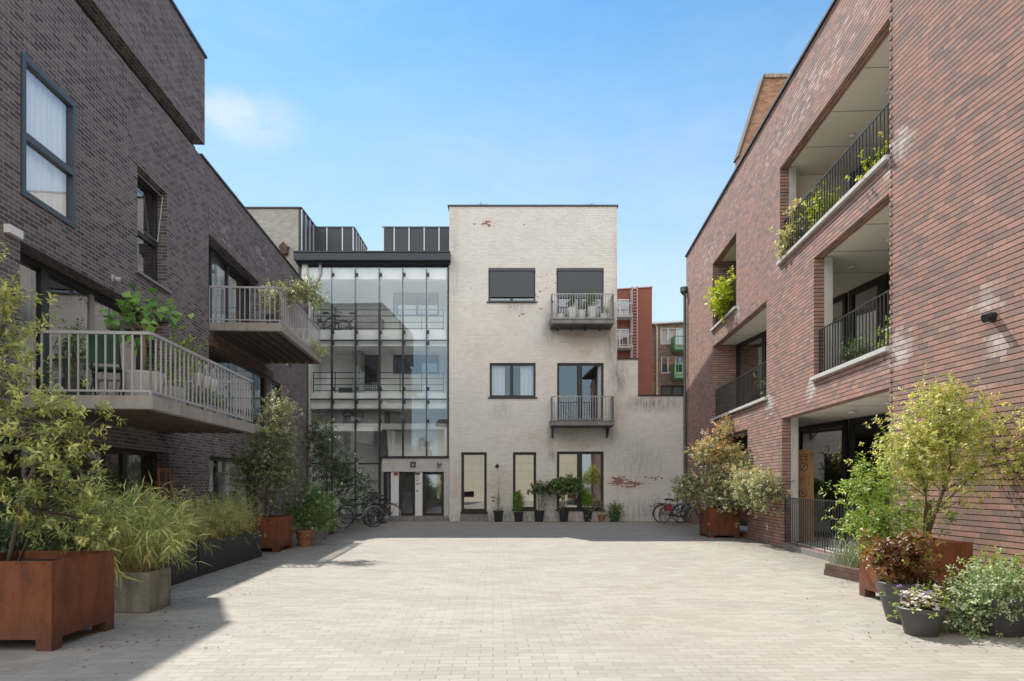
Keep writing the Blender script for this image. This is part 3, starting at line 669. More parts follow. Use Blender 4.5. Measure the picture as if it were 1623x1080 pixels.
m.box(fx(653.3), fx(656.6), -.0045, -.0041, fz(738.2), fz(737.6)); m.build('number', M['pipe_grey'], nb)
m = MB(); m.box(fx(624), fx(630.5), .04, .059, fz(754), fz(749)); m.build('red_plate', flat('red_plate', (.25,.03,.035), .5), GB)
m = MB(); m.box(fx(658), fx(665), .035, .058, fz(752.5), fz(749.3)); m.build('intercom', M['zinc'], post)
m = MB(); rr = random.Random(4)
for row, (z, n_) in enumerate(((755,5),(758,4),(761,5),(766,7),(767.5,8),(777,3),(779,4))):
    for i in range(n_):
        x = 659+i*.95+rr.random()*.4; m.box(fx(x), fx(x+.35+.4*rr.random()), .054, .0585, fz(z+.6+.8*rr.random()), fz(z-.5*rr.random()))
m.build('door_lettering', M['black_frame'], post)
m = MB(); m.tube([(fx(697),.02,fz(734)),(fx(697),-.1,fz(735))], .045, 10); m.ball((fx(697),-.16,fz(735.5)), .1, 12, 6, .8); m.build('bulkhead_lamp', M['galv'], GB, smooth=True)

# cream brick block behind, at left
CB = thing('cream_brick_building', 'pale cream brick block with a zinc clad flank, rising behind the dark brick parapet', 'building', (0,26.75,0))
c0, c1 = (385-CX)*26.75/F, (473-CX)*26.75/F
zc = H+(CY-331)*26.75/F
m = MB(); m.box(c0-4, c1, 0, 8, 0, zc); m.build('wall', M['cream_brick'], CB)
m = MB(); m.box(c0-4.02, c1+.14, -.05, 8, zc+.001, zc+.06); m.build('coping', M['coping'], CB)
m = MB(); m.box(c1+.001, c1+.1, .0, 8, 9, zc); m.build('zinc_flank', M['zinc'], CB)
m = MB()
for y in (.02,.55,1.1,1.62): m.box(c1+.101, c1+.14, y, y+.045, 9, zc)
m.build('standing_seam', M['zinc_seam_sunlit'], CB)
nx, nz = (452-CX)*26.75/F, H+(CY-397)*26.75/F
BH = thing('bird_house', 'little brown bird house hung high on the cream brick wall', 'bird house', (nx,26.75,nz))
m = MB(); m.prism([(-.13,-.2),(.13,-.2),(.15,.08),(0,.22),(-.15,.08)], -.22, -.002); m.build('body', M['old_wood'], BH)
m = MB(); m.tube([(-.2,-.14,.07),(0,-.14,.26),(.2,-.14,.07)], .13, 4, rot=math.pi/4, sq=.25); m.build('roof', M['grey_concrete'], BH)
m = MB(); m.tube([(0,-.224,-.0),(0,-.221,-.0)], .05, 12); m.build('entrance_hole', M['black_frame'], BH)

# ================================================================== BUILDINGS BEYOND
OB = thing('orange_rendered_building', 'orange red rendered apartment block with a pink roof ladder, beyond the garden wall', 'building', (0,34,0))
def ox(p, y=34): return (p-CX)*y/F
def oz(p, y=34): return H+(CY-p)*y/F
m = MB(); m.prism([(ox(940),0),(ox(1033.5),0),(ox(1033.5),oz(456)),(ox(940),oz(462))], 0, 8); m.build('wall', M['red_render'], OB)
m = MB(); m.prism([(ox(940),oz(461.9)),(ox(1034),oz(455.9)),(ox(1034),oz(454.4)),(ox(940),oz(460.4))], -.06, 8); m.build('coping', M['pink_paint'], OB)
for za, zb_, zl in ((505,475,508),(552,522,556)):
    f = window(OB, ox(972), ox(997), oz(za), oz(zb_), -.05, .06, vm=[ox(982)], mat='white_paint', pane='pane')
    m = MB(); m.box(ox(968), ox(999), -.7, -.01, oz(zl), oz(zl-2.6)); o = m.build('balcony', M['light_concrete'], OB)
    rails([[(ox(968),-.66),(ox(998.7),-.66),(ox(998.7),-.02)]], oz(zl-2.6), oz(zl-22), .26, .016, .03).build('railing', M['white_paint'], o)
m = MB()
for x in (ox(1001.5), ox(1009.5)): m.tube([(x,-.1,oz(640)),(x,-.1,oz(455))], .035, 6)
for k in range(44): z = oz(640)+k*.15; m.tube([(ox(1001.5),-.1,z),(ox(1009.5),-.1,z)], .022, 5) if z < oz(456) else None
m.build('roof_ladder', M['pink_paint'], OB)
m = MB(); m.tube([(ox(999.3),-.12,oz(640)),(ox(999.3),-.12,oz(461))], .04, 6); m.build('rain_pipe', M['grey_paint'], OB)

NB = thing('brown_brick_building', 'low brown brick apartment block with pale green balconies and a cream rain pipe', 'building', (0,38,0))
nx_ = lambda p: (p-CX)*38/F
nz_ = lambda p: H+(CY-p)*38/F
no = [(nx_(1047),nx_(1085),nz_(546),nz_(519)), (nx_(1048),nx_(1083),nz_(592),nz_(565)), (nx_(1047),nx_(1084),nz_(632),nz_(611))]
wall(nx_(1031), nx_(1100), 0, nz_(513), no, .25).build('wall', M['brown_brick'], NB)
m = MB(); m.box(nx_(1031), nx_(1100), .26, 6, 0, nz_(514)); 
m.build('interior', M['dark_room'], NB)
m = MB(); m.prism([(nx_(1030),nz_(515.5)),(nx_(1100),nz_(511)),(nx_(1100),nz_(508.5)),(nx_(1030),nz_(513))], -.25, 6); m.build('roof_edge', M['white_paint'], NB)
window(NB, *no[0], .05, .06, vm=[nx_(1059),nx_(1073)], mat='white_paint', pane='pane', curtain=[(nx_(1048),nx_(1084))])
f = window(NB, *no[1], .05, .06, vm=[nx_(1059),nx_(1071)], mat='white_paint', pane='pane')
m = MB(); m.box(nx_(1061), nx_(1070), .14, .18, no[1][2], no[1][3]-.1); m.build('blind', M['orange_brick'], f)
window(NB, *no[2], .05, .1, vm=[nx_(1066)], mat='brown_frame', pane='pane_mirror')
m = MB(); m.tube([(nx_(1040.5),-.08,0),(nx_(1040.5),-.08,nz_(519)),(nx_(1037.5),-.1,nz_(515.5))], .05, 8); m.build('rain_pipe', flat('cream_paint', (.6,.55,.45), .6), NB)
for zt, zr in ((556,537),(600,580)):
    m = MB(); m.box(nx_(1063), nx_(1098), -.95, -.01, nz_(zt+3.2), nz_(zt)); o = m.build('balcony', M['green_paint'], NB)
    m = MB(); m.prism([(0,nz_(zt)),(.95,nz_(zt)),(.95,nz_(zr)-.0),(0,nz_(zr)-.0)], -.03, .03); m.build('side_panel', M['green_paint'], o, (nx_(1063)+.03,-.95,0), R(90))
    rails([[(nx_(1063),-.92),(nx_(1098),-.92)]], nz_(zt), nz_(zr+1), .2, .025, .05).build('railing', M['green_paint'], o)

GA = thing('gabled_house', 'orange brown brick gable end with worn tile verge, showing above the red brick parapet', 'building', (0,25.5,0))
gx = lambda p: (p-CX)*25.5/F
gz = lambda p: H+(CY-p)*25.5/F
m = MB(); m.prism([(gx(1172),9.2),(gx(1330),9.2),(gx(1330),gz(122)),(gx(1213),gz(122)),(gx(1172),gz(246))], 0, .5); m.build('gable_wall', M['orange_brick'], GA)
m = MB()
for i in range(9):
    p = 1211+i*6.5
    m.add([(gx(p),-.07,gz(119-rr.random()*1.5)),(gx(p+6.2),-.07,gz(119-rr.random()*1.5)),(gx(p+6.2),0.7,gz(119)),(gx(p),0.7,gz(119)),(gx(p+.2),-.07,gz(124)),(gx(p+6),-.07,gz(124)),(gx(p+6),0.7,gz(124)),(gx(p+.2),0.7,gz(124))],
        [(0,1,2,3),(7,6,5,4),(0,4,5,1),(1,5,6,2),(2,6,7,3),(3,7,4,0)])
m.build('verge_tiles', flat('old_tile', (.36,.29,.22), .9, var=.3, scale=3), GA)
m = MB(); m.prism([(gx(1169.5),gz(247)),(gx(1172),gz(248)),(gx(1213),gz(124)),(gx(1213),gz(118)),(gx(1210.5),gz(118))], -.05, .55); m.build('edge_tiles', flat('dark_tile', (.1,.07,.055), .9, var=.3, scale=3), GA)

# street side of the yard, behind the viewer: what the ground floor glass mirrors
SB = thing('cream_rendered_house', 'long low cream rendered house closing the street side of the yard', 'building', (0,-2.6,0), R(180))
so = [(3.1,4.3,.35,.8),(-.6,.6,.35,.8)]
wall(-5.7, 6.1, 0, 6.2, so, .25).build('wall', M['cream_render'], SB)
for o in so: window(SB, *o, .08, .06, vm=list(np.linspace(o[0]+.1,o[1]-.1,8)), mat='brown_frame', mw=.03, name='cellar_grille')
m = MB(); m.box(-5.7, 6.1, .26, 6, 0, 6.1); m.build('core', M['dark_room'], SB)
m = MB(); m.prism([(-5.8,6.2),(6.3,6.2),(6.0,6.7),(-5.6,6.7)], -.1, 6); m.build('roof', M['brown_frame'], SB)
# ================================================================== PLANTS
def unit(a): return a/np.maximum(1e-9, np.linalg.norm(a, axis=-1, keepdims=True))
def leaf_obj(name, parent, P, D, N, L, W, mat, tint, fold=.22, bend=.15, mid=.45):
    n = len(P); L = np.asarray(L).reshape(-1,1)*np.ones((n,1)); W = np.asarray(W).reshape(-1,1)*np.ones((n,1))
    D = unit(D); S_ = unit(np.cross(D, N)+1e-6); U = np.cross(S_, D)
    m_ = P+D*L*mid; tip = P+D*L-U*bend*L
    lf = m_+S_*W*.5+U*fold*W; rt = m_-S_*W*.5+U*fold*W
    V = np.stack([P, lf, rt, m_, tip], 1).reshape(-1,3)
    base = (np.arange(n)*5)[:,None]
    tri = np.array([[0,3,1],[0,2,3],[1,3,4],[3,2,4]])
    T = (base[:,:,None]+tri[None]).reshape(-1,3)
    me = bpy.data.meshes.new(name)
    me.vertices.add(len(V)); me.vertices.foreach_set('co', V.astype(np.float32).ravel())
    me.loops.add(T.size); me.loops.foreach_set('vertex_index', T.astype(np.int32).ravel())
    me.polygons.add(len(T)); me.polygons.foreach_set('loop_start', np.arange(0, T.size, 3, dtype=np.int32)); me.polygons.foreach_set('loop_total', np.full(len(T), 3, dtype=np.int32))
    me.update(calc_edges=True); me.validate()
    at = me.attributes.new('tint', 'FLOAT', 'POINT'); at.data.foreach_set('value', np.repeat(np.clip(tint,0,1), 5).astype(np.float32))
    me.materials.append(mat)
    o = bpy.data.objects.new(name, me); COL.objects.link(o); o.parent = parent; return o
def sprigs(blobs, n, k, slen, seed, up=.35, clump=.0, ncl=10, shell=.5, spread=.8, L=.06, jit=.5, tintf=None, tvar=.25):
    """n sprigs of k leaves spread over uneven clumps inside the given ellipsoids"""
    g_ = np.random.default_rng(seed); bl = np.array([b[:6] for b in blobs], float)
    wts = np.array([b[6] if len(b) > 6 else b[3]*b[4]*b[5] for b in blobs], float); wts /= wts.sum()
    cl = g_.choice(len(blobs), size=max(ncl, len(blobs)*2), p=wts)
    d = unit(g_.normal(size=(len(cl),3))); r = g_.uniform(0,1,(len(cl),1))**shell
    cc = bl[cl,:3]+d*r*bl[cl,3:]*.85
    idx = g_.integers(0, len(cl), n)
    rad = bl[cl[idx],3:].mean(1, keepdims=True)
    start = cc[idx]+g_.normal(size=(n,3))*rad*clump*(.6+.8*g_.random((n,1)))
    ctr = bl[cl[idx],:3]
    dr = unit(unit(start-ctr)*.8+np.array([0,0,up])+g_.normal(size=(n,3))*jit)
    t = (np.arange(k)+.6)/k
    sl = slen*(.5+g_.random((n,1,1)))
    P = start[:,None,:]+dr[:,None,:]*sl*t[None,:,None]
    ref = unit(np.cross(dr, g_.normal(size=(n,3)))); ref2 = np.cross(dr, ref)
    ang = (np.arange(k)*2.4)[None,:]+g_.random((n,1))*6.28
    rd = ref[:,None,:]*np.cos(ang)[...,None]+ref2[:,None,:]*np.sin(ang)[...,None]
    D = unit(dr[:,None,:]*(1-spread*.6)+rd*spread+g_.normal(size=(n,k,3))*.2)
    N = unit(dr[:,None,:]*.7+np.array([0,0,.8])+g_.normal(size=(n,k,3))*.25)
    base = g_.random(n)[:,None]*np.ones((1,k))
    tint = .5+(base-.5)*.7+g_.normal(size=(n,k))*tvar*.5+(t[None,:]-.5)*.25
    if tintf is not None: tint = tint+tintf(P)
    ln = L*(.65+.6*g_.random((n,k)))
    return P.reshape(-1,3), D.reshape(-1,3), N.reshape(-1,3), ln.ravel(), tint.ravel(), cc
def trunk_obj(parent, trunks, cc, mat, seed, br=.012, name='trunk', nb=None, taper=.5):
    m = MB(); r_ = random.Random(seed); nodes = []
    for pts, r in trunks:
        pts = [Vector(p) for p in pts]; n = len(pts)
        m.tube(pts, [r*(1-(1-taper)*i/(n-1)) for i in range(n)], 7); nodes += pts[1:]
        nodes += [(pts[i]+pts[i+1])/2 for i in range(1, n-1)]
    for c in (cc if nb is None else cc[:nb]):
        c = Vector(c); cand = [p for p in nodes if p.z < c.z-.03] or nodes
        s = min(cand, key=lambda p: (p-c).length); dd = (c-s).length
        k = (s+c)/2+Vector((r_.uniform(-.1,.1), r_.uniform(-.1,.1), r_.uniform(-.05,.12)))*dd
        m.tube([s, (s+k)/2, k, (k+c)/2+Vector((0,0,.02*dd)), c], [br*1.4, br*1.2, br, br*.7, br*.35], 5)
    return m.build(name, mat, parent, smooth=True)
def shrub(root, blobs, n, k, slen, L, W, mat, bark, seed, trunks=None, br=.01, ratio=None, name='foliage', fold=.22, bend=.15, nb=None, **kw):
    P, D, N, ln, tint, cc = sprigs(blobs, n, k, slen, seed, L=L, **kw)
    if trunks: trunk_obj(root, trunks, cc, bark, seed, br, nb=nb)
    return leaf_obj(name, root, P, D, N, ln, ln*(W/L), mat, tint, fold, bend)
def blades(root, base_pts, L, W, seed, mat, lean=(0,0,0), arch=.5, spread=.4, name='foliage', nleaf=0, segs=4, tint0=.5, canes=None):
    """arching strap leaves rising from base points: each blade a bent ribbon"""
    g_ = np.random.default_rng(seed); n = len(base_pts); B = np.array(base_pts, float)
    az = g_.random(n)*6.283; out = np.stack([np.cos(az), np.sin(az), np.zeros(n)], 1)
    d0 = unit(np.array([0,0,1.0])+out*spread*g_.random((n,1))+np.array(lean)*g_.random((n,1)))
    ll = L*(.6+.7*g_.random((n,1))); side = unit(np.cross(d0, out)+1e-5)
    V = []; 
    for i in range(segs+1):
        t = i/segs; p = B+d0*ll*t+(out*arch*.7+np.array(lean)*.5-np.array([0,0,arch*.55]))*ll*t**2.2
        w_ = W*(1-t)**.7*(.5+.5*min(1,t*5)) if i < segs else 0
        V.append(p+side*w_*.5); V.append(p-side*w_*.5)
    V = np.stack(V, 1); m_ = V.shape[1]; V = V.reshape(-1,3)
    q = np.array([[2*i,2*i+1,2*i+3,2*i+2] for i in range(segs)])
    Fq = ((np.arange(n)*m_)[:,None,None]+q[None]).reshape(-1,4)
    me = bpy.data.meshes.new(name); me.from_pydata(V.tolist(), [], Fq.tolist())
    at = me.attributes.new('tint','FLOAT','POINT'); at.data.foreach_set('value', np.repeat(np.clip(tint0+g_.normal(size=n)*.22,0,1), m_).astype(np.float32))
    me.materials.append(mat); o = bpy.data.objects.new(name, me); COL.objects.link(o); o.parent = root; return o

L_ = {}
L_['left'] = leafmat('shrub_leaf', [(0,(0.102,0.146,0.0583)), (.4,(0.292,0.35,0.124)), (.7,(0.525,0.554,0.219)), (1,(0.758,0.7,0.292))])
L_['olive'] = leafmat('olive_leaf', [(0,(0.065,0.0975,0.0455)), (.5,(0.208,0.247,0.13)), (1,(0.585,0.598,0.364))])
L_['dark'] = leafmat('dark_leaf', [(0,(0.028,0.056,0.028)), (.5,(0.07,0.119,0.056)), (.8,(0.14,0.196,0.091)), (1,(0.28,0.336,0.168))])
L_['pale'] = leafmat('variegated_leaf', [(0,(0.065,0.091,0.039)), (.4,(0.156,0.195,0.091)), (.7,(0.312,0.338,0.182)), (1,(0.546,0.546,0.351))])
L_['photinia'] = leafmat('bronze_leaf', [(0,(.13,.15,.08)), (.35,(.33,.36,.23)), (.6,(.5,.5,.34)), (.78,(.54,.44,.2)), (1,(.54,.3,.13))])
L_['green'] = leafmat('green_leaf', [(0,(0.05,0.106,0.0375)), (.5,(0.125,0.225,0.075)), (1,(0.275,0.388,0.138))])
L_['bright'] = leafmat('bright_leaf', [(0,(0.11,0.187,0.033)), (.5,(0.242,0.363,0.066)), (1,(0.44,0.506,0.121))])
L_['lime'] = leafmat('lime_leaf', [(0,(.2,.28,.02)), (.5,(.38,.45,.03)), (1,(.55,.55,.06))])
L_['maple'] = leafmat('maple_leaf', [(0,(0.156,0.216,0.054)), (.4,(0.396,0.444,0.12)), (.7,(0.576,0.576,0.192)), (1,(0.696,0.624,0.3))])
L_['bamboo'] = leafmat('bamboo_leaf', [(0,(0.18,0.24,0.096)), (.5,(0.396,0.444,0.168)), (.8,(0.552,0.576,0.24)), (1,(0.72,0.648,0.336))])
L_['dry'] = leafmat('dry_stem', [(0,(.2,.15,.07)), (.5,(.33,.25,.12)), (1,(.46,.36,.19))])
L_['brown'] = leafmat('brown_leaf', [(0,(.07,.03,.015)), (.4,(.17,.075,.03)), (.7,(.25,.14,.05)), (.9,(.25,.2,.06)), (1,(.16,.18,.04))])
L_['vinca'] = leafmat('vinca_leaf', [(0,(.1,.17,.07)), (.45,(.24,.33,.17)), (.75,(.42,.5,.3)), (1,(.62,.66,.48))])
L_['lavender'] = leafmat('lavender_leaf', [(0,(.12,.15,.11)), (1,(.34,.38,.3))])
L_['flower'] = leafmat('pansy_petal', [(0,(.25,.15,.42)), (.3,(.5,.4,.62)), (.6,(.78,.7,.76)), (.85,(.85,.8,.74)), (1,(.7,.6,.15))], .25)
L_['white'] = leafmat('white_petal', [(0,(.6,.62,.55)), (1,(.8,.8,.75))], .25)
L_['box'] = leafmat('box_leaf', [(0,(0.09,0.216,0.018)), (.5,(0.18,0.36,0.0288)), (1,(0.306,0.54,0.054))])
L_['fig'] = leafmat('fig_leaf', [(0,(.07,.16,.05)), (.5,(.17,.34,.09)), (1,(.34,.55,.14))], .4)
BARK = flat('bark', (.12,.095,.07), .9, var=.35, scale=14, bump=.3)
TWIG = flat('twig', (.19,.15,.1), .9, var=.3, scale=20)
SOIL = flat('soil', (.03,.022,.016), .95, var=.5, scale=30, bump=.6)
CORT = corten('corten_steel')
TERRA = flat('terracotta', (.32,.125,.07), .85, var=.18, scale=5, bump=.1)
BLACKPOT = flat('black_pot', (.028,.028,.032), .5, var=.1, scale=3)
PLAS = flat('dark_plastic', (.07,.07,.073), .5, var=.1, scale=3)
STONE = concrete('mossy_stone', (.3,.275,.23), .95, 4)
BLACKBOX = flat('black_planter', (.016,.016,.02), .55, var=.15, scale=2)
WPOT = flat('white_pot', (.84,.84,.83), .5, var=.04)
GPOT = concrete('grey_pot', (.5,.5,.48), .25)

def corten_box(root, x0, x1, y0, y1, h, leg=.1):
    m = MB(); t = .012
    for a in ((x0,x1,y0,y0+t),(x0,x1,y1-t,y1),(x0,x0+t,y0+t,y1-t),(x1-t,x1,y0+t,y1-t)): m.box(*a, leg, h)
    m.box(x0+t, x1-t, y0+t, y1-t, leg, leg+.01)
    o = m.build('planter_box', CORT, root)
    s = .14
    for (x, y) in ((x0,y0),(x1-s,y0),(x0,y1-s),(x1-s,y1-s)):
        MB().box(x+.001, x+s-.001, y+.001, y+s-.001, .001, leg).build('foot', CORT, root)
    q = MB(); q.box(x0+t, x1-t, y0+t, y1-t, h-.14, h-.08); q.build('soil', SOIL, root)
def pot(root, r0, r1, h, mat, rim=.02, rimh=.05, name='pot', n=28, wall_=.02, ribs=False):
    pr = [(r0*.96,0),(r0,.01)]
    if ribs: pr += [(r0+(r1-r0)*.55,h*.5),(r0+(r1-r0)*.6+.012,h*.53),(r0+(r1-r0)*.65+.012,h*.58),(r0+(r1-r0)*.66,h*.62)]
    pr += [(r1-rim*.3,h-rimh),(r1+rim*.7,h-rimh+.004),(r1+rim,h-.006),(r1+rim-.006,h),(r1-wall_,h),(r1-wall_-.006,h-.06),(.001,h-.06)]
    o = MB().lathe(pr, n=n).build(name, mat, root, smooth=True)
    b = o.modifiers.new('edge','EDGE_SPLIT'); b.split_angle = R(40)
    MB().lathe([(r1-wall_-.004,h-.055),(r1*.5,h-.045),(.001,h-.042)], n=20).build('soil', SOIL, root)

# ---- left corten planter with big shrub
T = thing('planted_corten_planter', 'large rusty corten planter at the left edge holding a tall loose yellow green shrub', 'planter', (-4.465,6.355,0), 0, 'rusty corten planters')
corten_box(T, -.485, .485, -.465, .465, .78)
bl = [(-.35,-.05,2.85,.3,.4,.6,1.4),(-.3,-.1,2.1,.4,.4,.5,1.6),(.15,.15,2.2,.3,.3,.25,.5),(.25,.0,1.75,.32,.33,.27,1.1),(-.3,-.2,1.5,.45,.4,.3,.8),(.2,-.1,1.3,.35,.35,.22,.8),(.1,.15,.98,.45,.4,.14,.8),(.45,.1,2.02,.2,.22,.14,.3),(.32,.1,1.42,.25,.25,.2,.5),(.4,.15,1.0,.22,.3,.13,.5),(-.5,.0,3.15,.25,.25,.35,.5)]
shrub(T, bl, 640, 9, .12, .068, .027, L_['left'], BARK, 11, [([(-.3,-.1,.65),(-.32,-.1,1.5),(-.35,-.05,2.6)],.035),([(-.1,-.2,.65),(0,-.12,1.4),(.2,-.0,2.0)],.022),([(-.2,.05,.65),(.0,.1,1.2),(.3,.1,1.8)],.016),([(-.36,-.3,.65),(-.42,-.2,1.3),(-.5,-.1,2.2)],.02)], .008,
      clump=.3, ncl=75, up=.55, spread=.9, shell=.45, jit=.4, tintf=lambda P: (P[...,2]-1.6)*.06)
# ---- stone trough with bamboo grass
T = thing('stone_trough_bamboo', 'weathered stone trough of arching long leaved bamboo beside the big left corten planter', 'planter', (-4.55,7.9,0))
m = MB(); 
for a in ((-.45,.48,-.26,-.2),(-.45,.48,.18,.24),(-.45,-.39,-.2,.18),(.42,.48,-.2,.18)): m.box(*a, 0, .45)
m.box(-.39,.42,-.2,.18,0,.36); m.build('trough', STONE, T, bevel=.012)
g_ = np.random.default_rng(3)
bp = np.stack([g_.uniform(-.3,.38,240), g_.uniform(-.16,.14,240), np.full(240,.36)], 1)
blades(T, bp, .6, .007, 5, L_['dry'], lean=(.15,-.05,0), arch=.14, spread=.4, name='canes', tint0=.7)
P, D, N, ln, tint, cc = sprigs([(-.02,0,.98,.42,.3,.2,1.4),(.42,-.1,.92,.3,.25,.17,1.2),(.1,-.1,.82,.4,.3,.13,.5),(-.2,.1,1.05,.25,.25,.17,.6),(.62,-.12,.84,.17,.2,.1,.5),(.15,.05,1.25,.12,.12,.12,.08)], 270, 7, .19, 9, up=.15, clump=.45, ncl=40, spread=.55, L=.2, jit=.5)
leaf_obj('foliage', T, P, D+np.array([.25,-.1,-.15]), N, ln, ln*.095, L_['bamboo'], tint, .12, .3, .35)
# ---- black planters with dwarf bamboo hedge
for i, (ya, yb, lab) in enumerate(((8.75,10.56,'black rectangular planter box with bamboo hedge, nearer of the two behind the stone trough'), (10.59,13.6,'long black planter box with bamboo hedge, running up to a rusty planter'))):
    T = thing('planter_hedge', lab, 'planter', (-5.17-.0388*((ya+yb)/2-9.65),(ya+yb)/2,0), R(2.2), 'black hedge planters')
    hl = (yb-ya)/2-.012
    m = MB(); m.box(-.33,.33,-hl,hl,.0,.48)
    for a in ((-.33,-.3,-hl,hl),(.3,.33,-hl,hl),(-.3,.3,-hl,-hl+.03),(-.3,.3,hl-.03,hl)): m.box(*a,.4801,.53)
    m.build('planter_box', BLACKBOX, T)
    nb_ = int(300*(yb-ya)); g_ = np.random.default_rng(20+i)
    bp = np.stack([g_.uniform(-.28,.28,nb_), g_.uniform(-hl,hl,nb_), np.full(nb_,.47)],1)
    blades(T, bp, .55, .006, 30+i, L_['dry'], lean=(.12,0,0), arch=.1, spread=.3, name='canes')
    bl = [(.04+.05*math.sin(k*2.1), -hl+.15+k*.3, .87+.04*math.sin(k*1.7), .36,.28,.27) for k in range(int(2*hl/.3))]
    P, D, N, ln, tint, cc = sprigs(bl, int(900*(yb-ya)), 6, .14, 40+i, up=.3, clump=.45, ncl=int(40*(yb-ya)), spread=.6, L=.06, jit=.5)
    leaf_obj('foliage', T, P, D+np.array([.15,0,-.25]), N, ln, ln*.13, L_['bamboo'], tint+.02, .12, .3, .35)
# trellis behind the hedge
T = thing('trellis', 'small rusty brown square lattice trellis against the dark brick', 'trellis', (-6.2,12.2,0), R(93.8))
m = MB()
for x in (-.28,0,.28): m.bar((x,0,0),(x,0,1.74),.035)
for z in np.linspace(.5,1.7,6): m.bar((-.28,.03,z),(.28,.03,z),.03)
m.build('lattice', flat('rust_wood', (.2,.1,.045), .85, var=.3), T)
# dark shrub low against the window behind the trough
T = thing('dark_shrub', 'low dark leafy shrub in shade under the big ground floor window', 'shrub', (-5.6,8.2,0))
shrub(T, [(0,0,.9,.35,.5,.35,1),(.1,.7,.75,.3,.4,.3,1),(-.1,-.6,.7,.35,.4,.3,1)], 500, 7, .15, .09, .03, L_['dark'], BARK, 15, [([(0,0,0),(0,0,.4),(0,.1,.8)],.02),([(0,0,0),(.1,.4,.4),(.1,.7,.7)],.015),([(0,0,0),(-.05,-.4,.4),(-.1,-.6,.6)],.015)], .006, clump=.4, ncl=24)
# ---- far left group
T = thing('planted_corten_planter', 'rusty corten planter past the bamboo hedge with a tall dark evergreen', 'planter', (-5.4,14.88,0), 0, 'rusty corten planters')
corten_box(T, -.46, .46, -.47, .47, .74)
bl = [(.2,.05,3.0,.3,.3,.36,.75),(.42,0,2.95,.3,.25,.15,.35),(.15,0,2.4,.35,.35,.45,1.2),(-.1,-.1,1.95,.5,.4,.4,1.6),(.3,.1,1.9,.35,.3,.4,1.1),(-.45,-.1,1.6,.35,.35,.3,.9),(.1,0,1.35,.5,.45,.4,1.6),(.4,0,2.45,.32,.25,.14,.4)]
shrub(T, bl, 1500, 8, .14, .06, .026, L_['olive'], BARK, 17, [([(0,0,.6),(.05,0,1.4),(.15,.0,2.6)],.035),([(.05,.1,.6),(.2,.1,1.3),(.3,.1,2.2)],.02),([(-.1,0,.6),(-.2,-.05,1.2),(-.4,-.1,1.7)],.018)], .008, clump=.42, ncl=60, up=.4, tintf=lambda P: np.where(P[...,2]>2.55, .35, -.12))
T = thing('terracotta_pot_plant', 'ribbed terracotta pot with a bushy green shrub and a few white flowers', 'potted plant', (-4.82,15.85,0))
pot(T, .15, .205, .38, TERRA, .018, .06, ribs=True)
shrub(T, [(0,0,.75,.38,.35,.35,1.5),(.3,-.05,.85,.3,.3,.3,1),(-.2,-.1,.65,.35,.3,.25,1),(.15,0,1.15,.3,.3,.25,.8),(.45,0,.7,.25,.25,.2,.6)], 700, 8, .13, .07, .022, L_['green'], TWIG, 19, [([(0,0,.3),(0,0,.6),(.05,0,1.0)],.014)], .005, clump=.4, ncl=36)
P, D, N, ln, tint, cc = sprigs([(.2,-.1,1.1,.3,.3,.25),(.1,-.2,.8,.4,.25,.35)], 28, 5, .03, 23, up=.2, clump=.5, spread=1.0, L=.035, ncl=14)
leaf_obj('flowers', T, P, D, N, ln, ln*.7, L_['white'], tint)
T = thing('grey_pot_shrub', 'square grey concrete pot with a low leafy shrub beside the terracotta pot', 'potted plant', (-5.0,17.75,0))
m = MB(); m.add([(-.14,-.14,0),(.14,-.14,0),(.14,.14,0),(-.14,.14,0),(-.18,-.18,.38),(.18,-.18,.38),(.18,.18,.38),(-.18,.18,.38)], [(0,3,2,1),(4,5,6,7),(0,1,5,4),(1,2,6,5),(2,3,7,6),(3,0,4,7)]); m.build('pot', M['grey_concrete'], T, bevel=.01)
shrub(T, [(0,-.05,.68,.33,.3,.3),(.15,0,.95,.28,.28,.25)], 320, 7, .12, .075, .022, L_['green'], TWIG, 25, [([(0,0,.35),(.05,0,.8)],.012)], .005, clump=.42, ncl=18)
T = thing('tall_evergreen_tree', 'tall dark evergreen tree in a black tub between the grey pot and the bicycles', 'tree', (-5.35,19.6,0))
pot(T, .22, .28, .42, PLAS, .015, .05)
bl = [(-.15,0,2.75,.4,.35,.4,1),(.15,0,2.3,.55,.4,.5,1.6),(.45,.1,1.8,.5,.4,.45,1.4),(-.2,0,1.7,.5,.4,.5,1.4),(.3,-.1,1.15,.6,.4,.45,1.5),(.85,0,1.55,.3,.3,.4,.7),(-.3,0,.9,.4,.35,.4,.8),(.9,0,1.0,.3,.3,.3,.5)]
shrub(T, bl, 1500, 8, .15, .075, .028, L_['dark'], BARK, 27, [([(0,0,.35),(.03,0,1.2),(0,0,2.6)],.035),([(.05,0,.35),(.25,0,1.1),(.5,.05,1.8)],.022)], .008, clump=.42, ncl=60, up=.35)

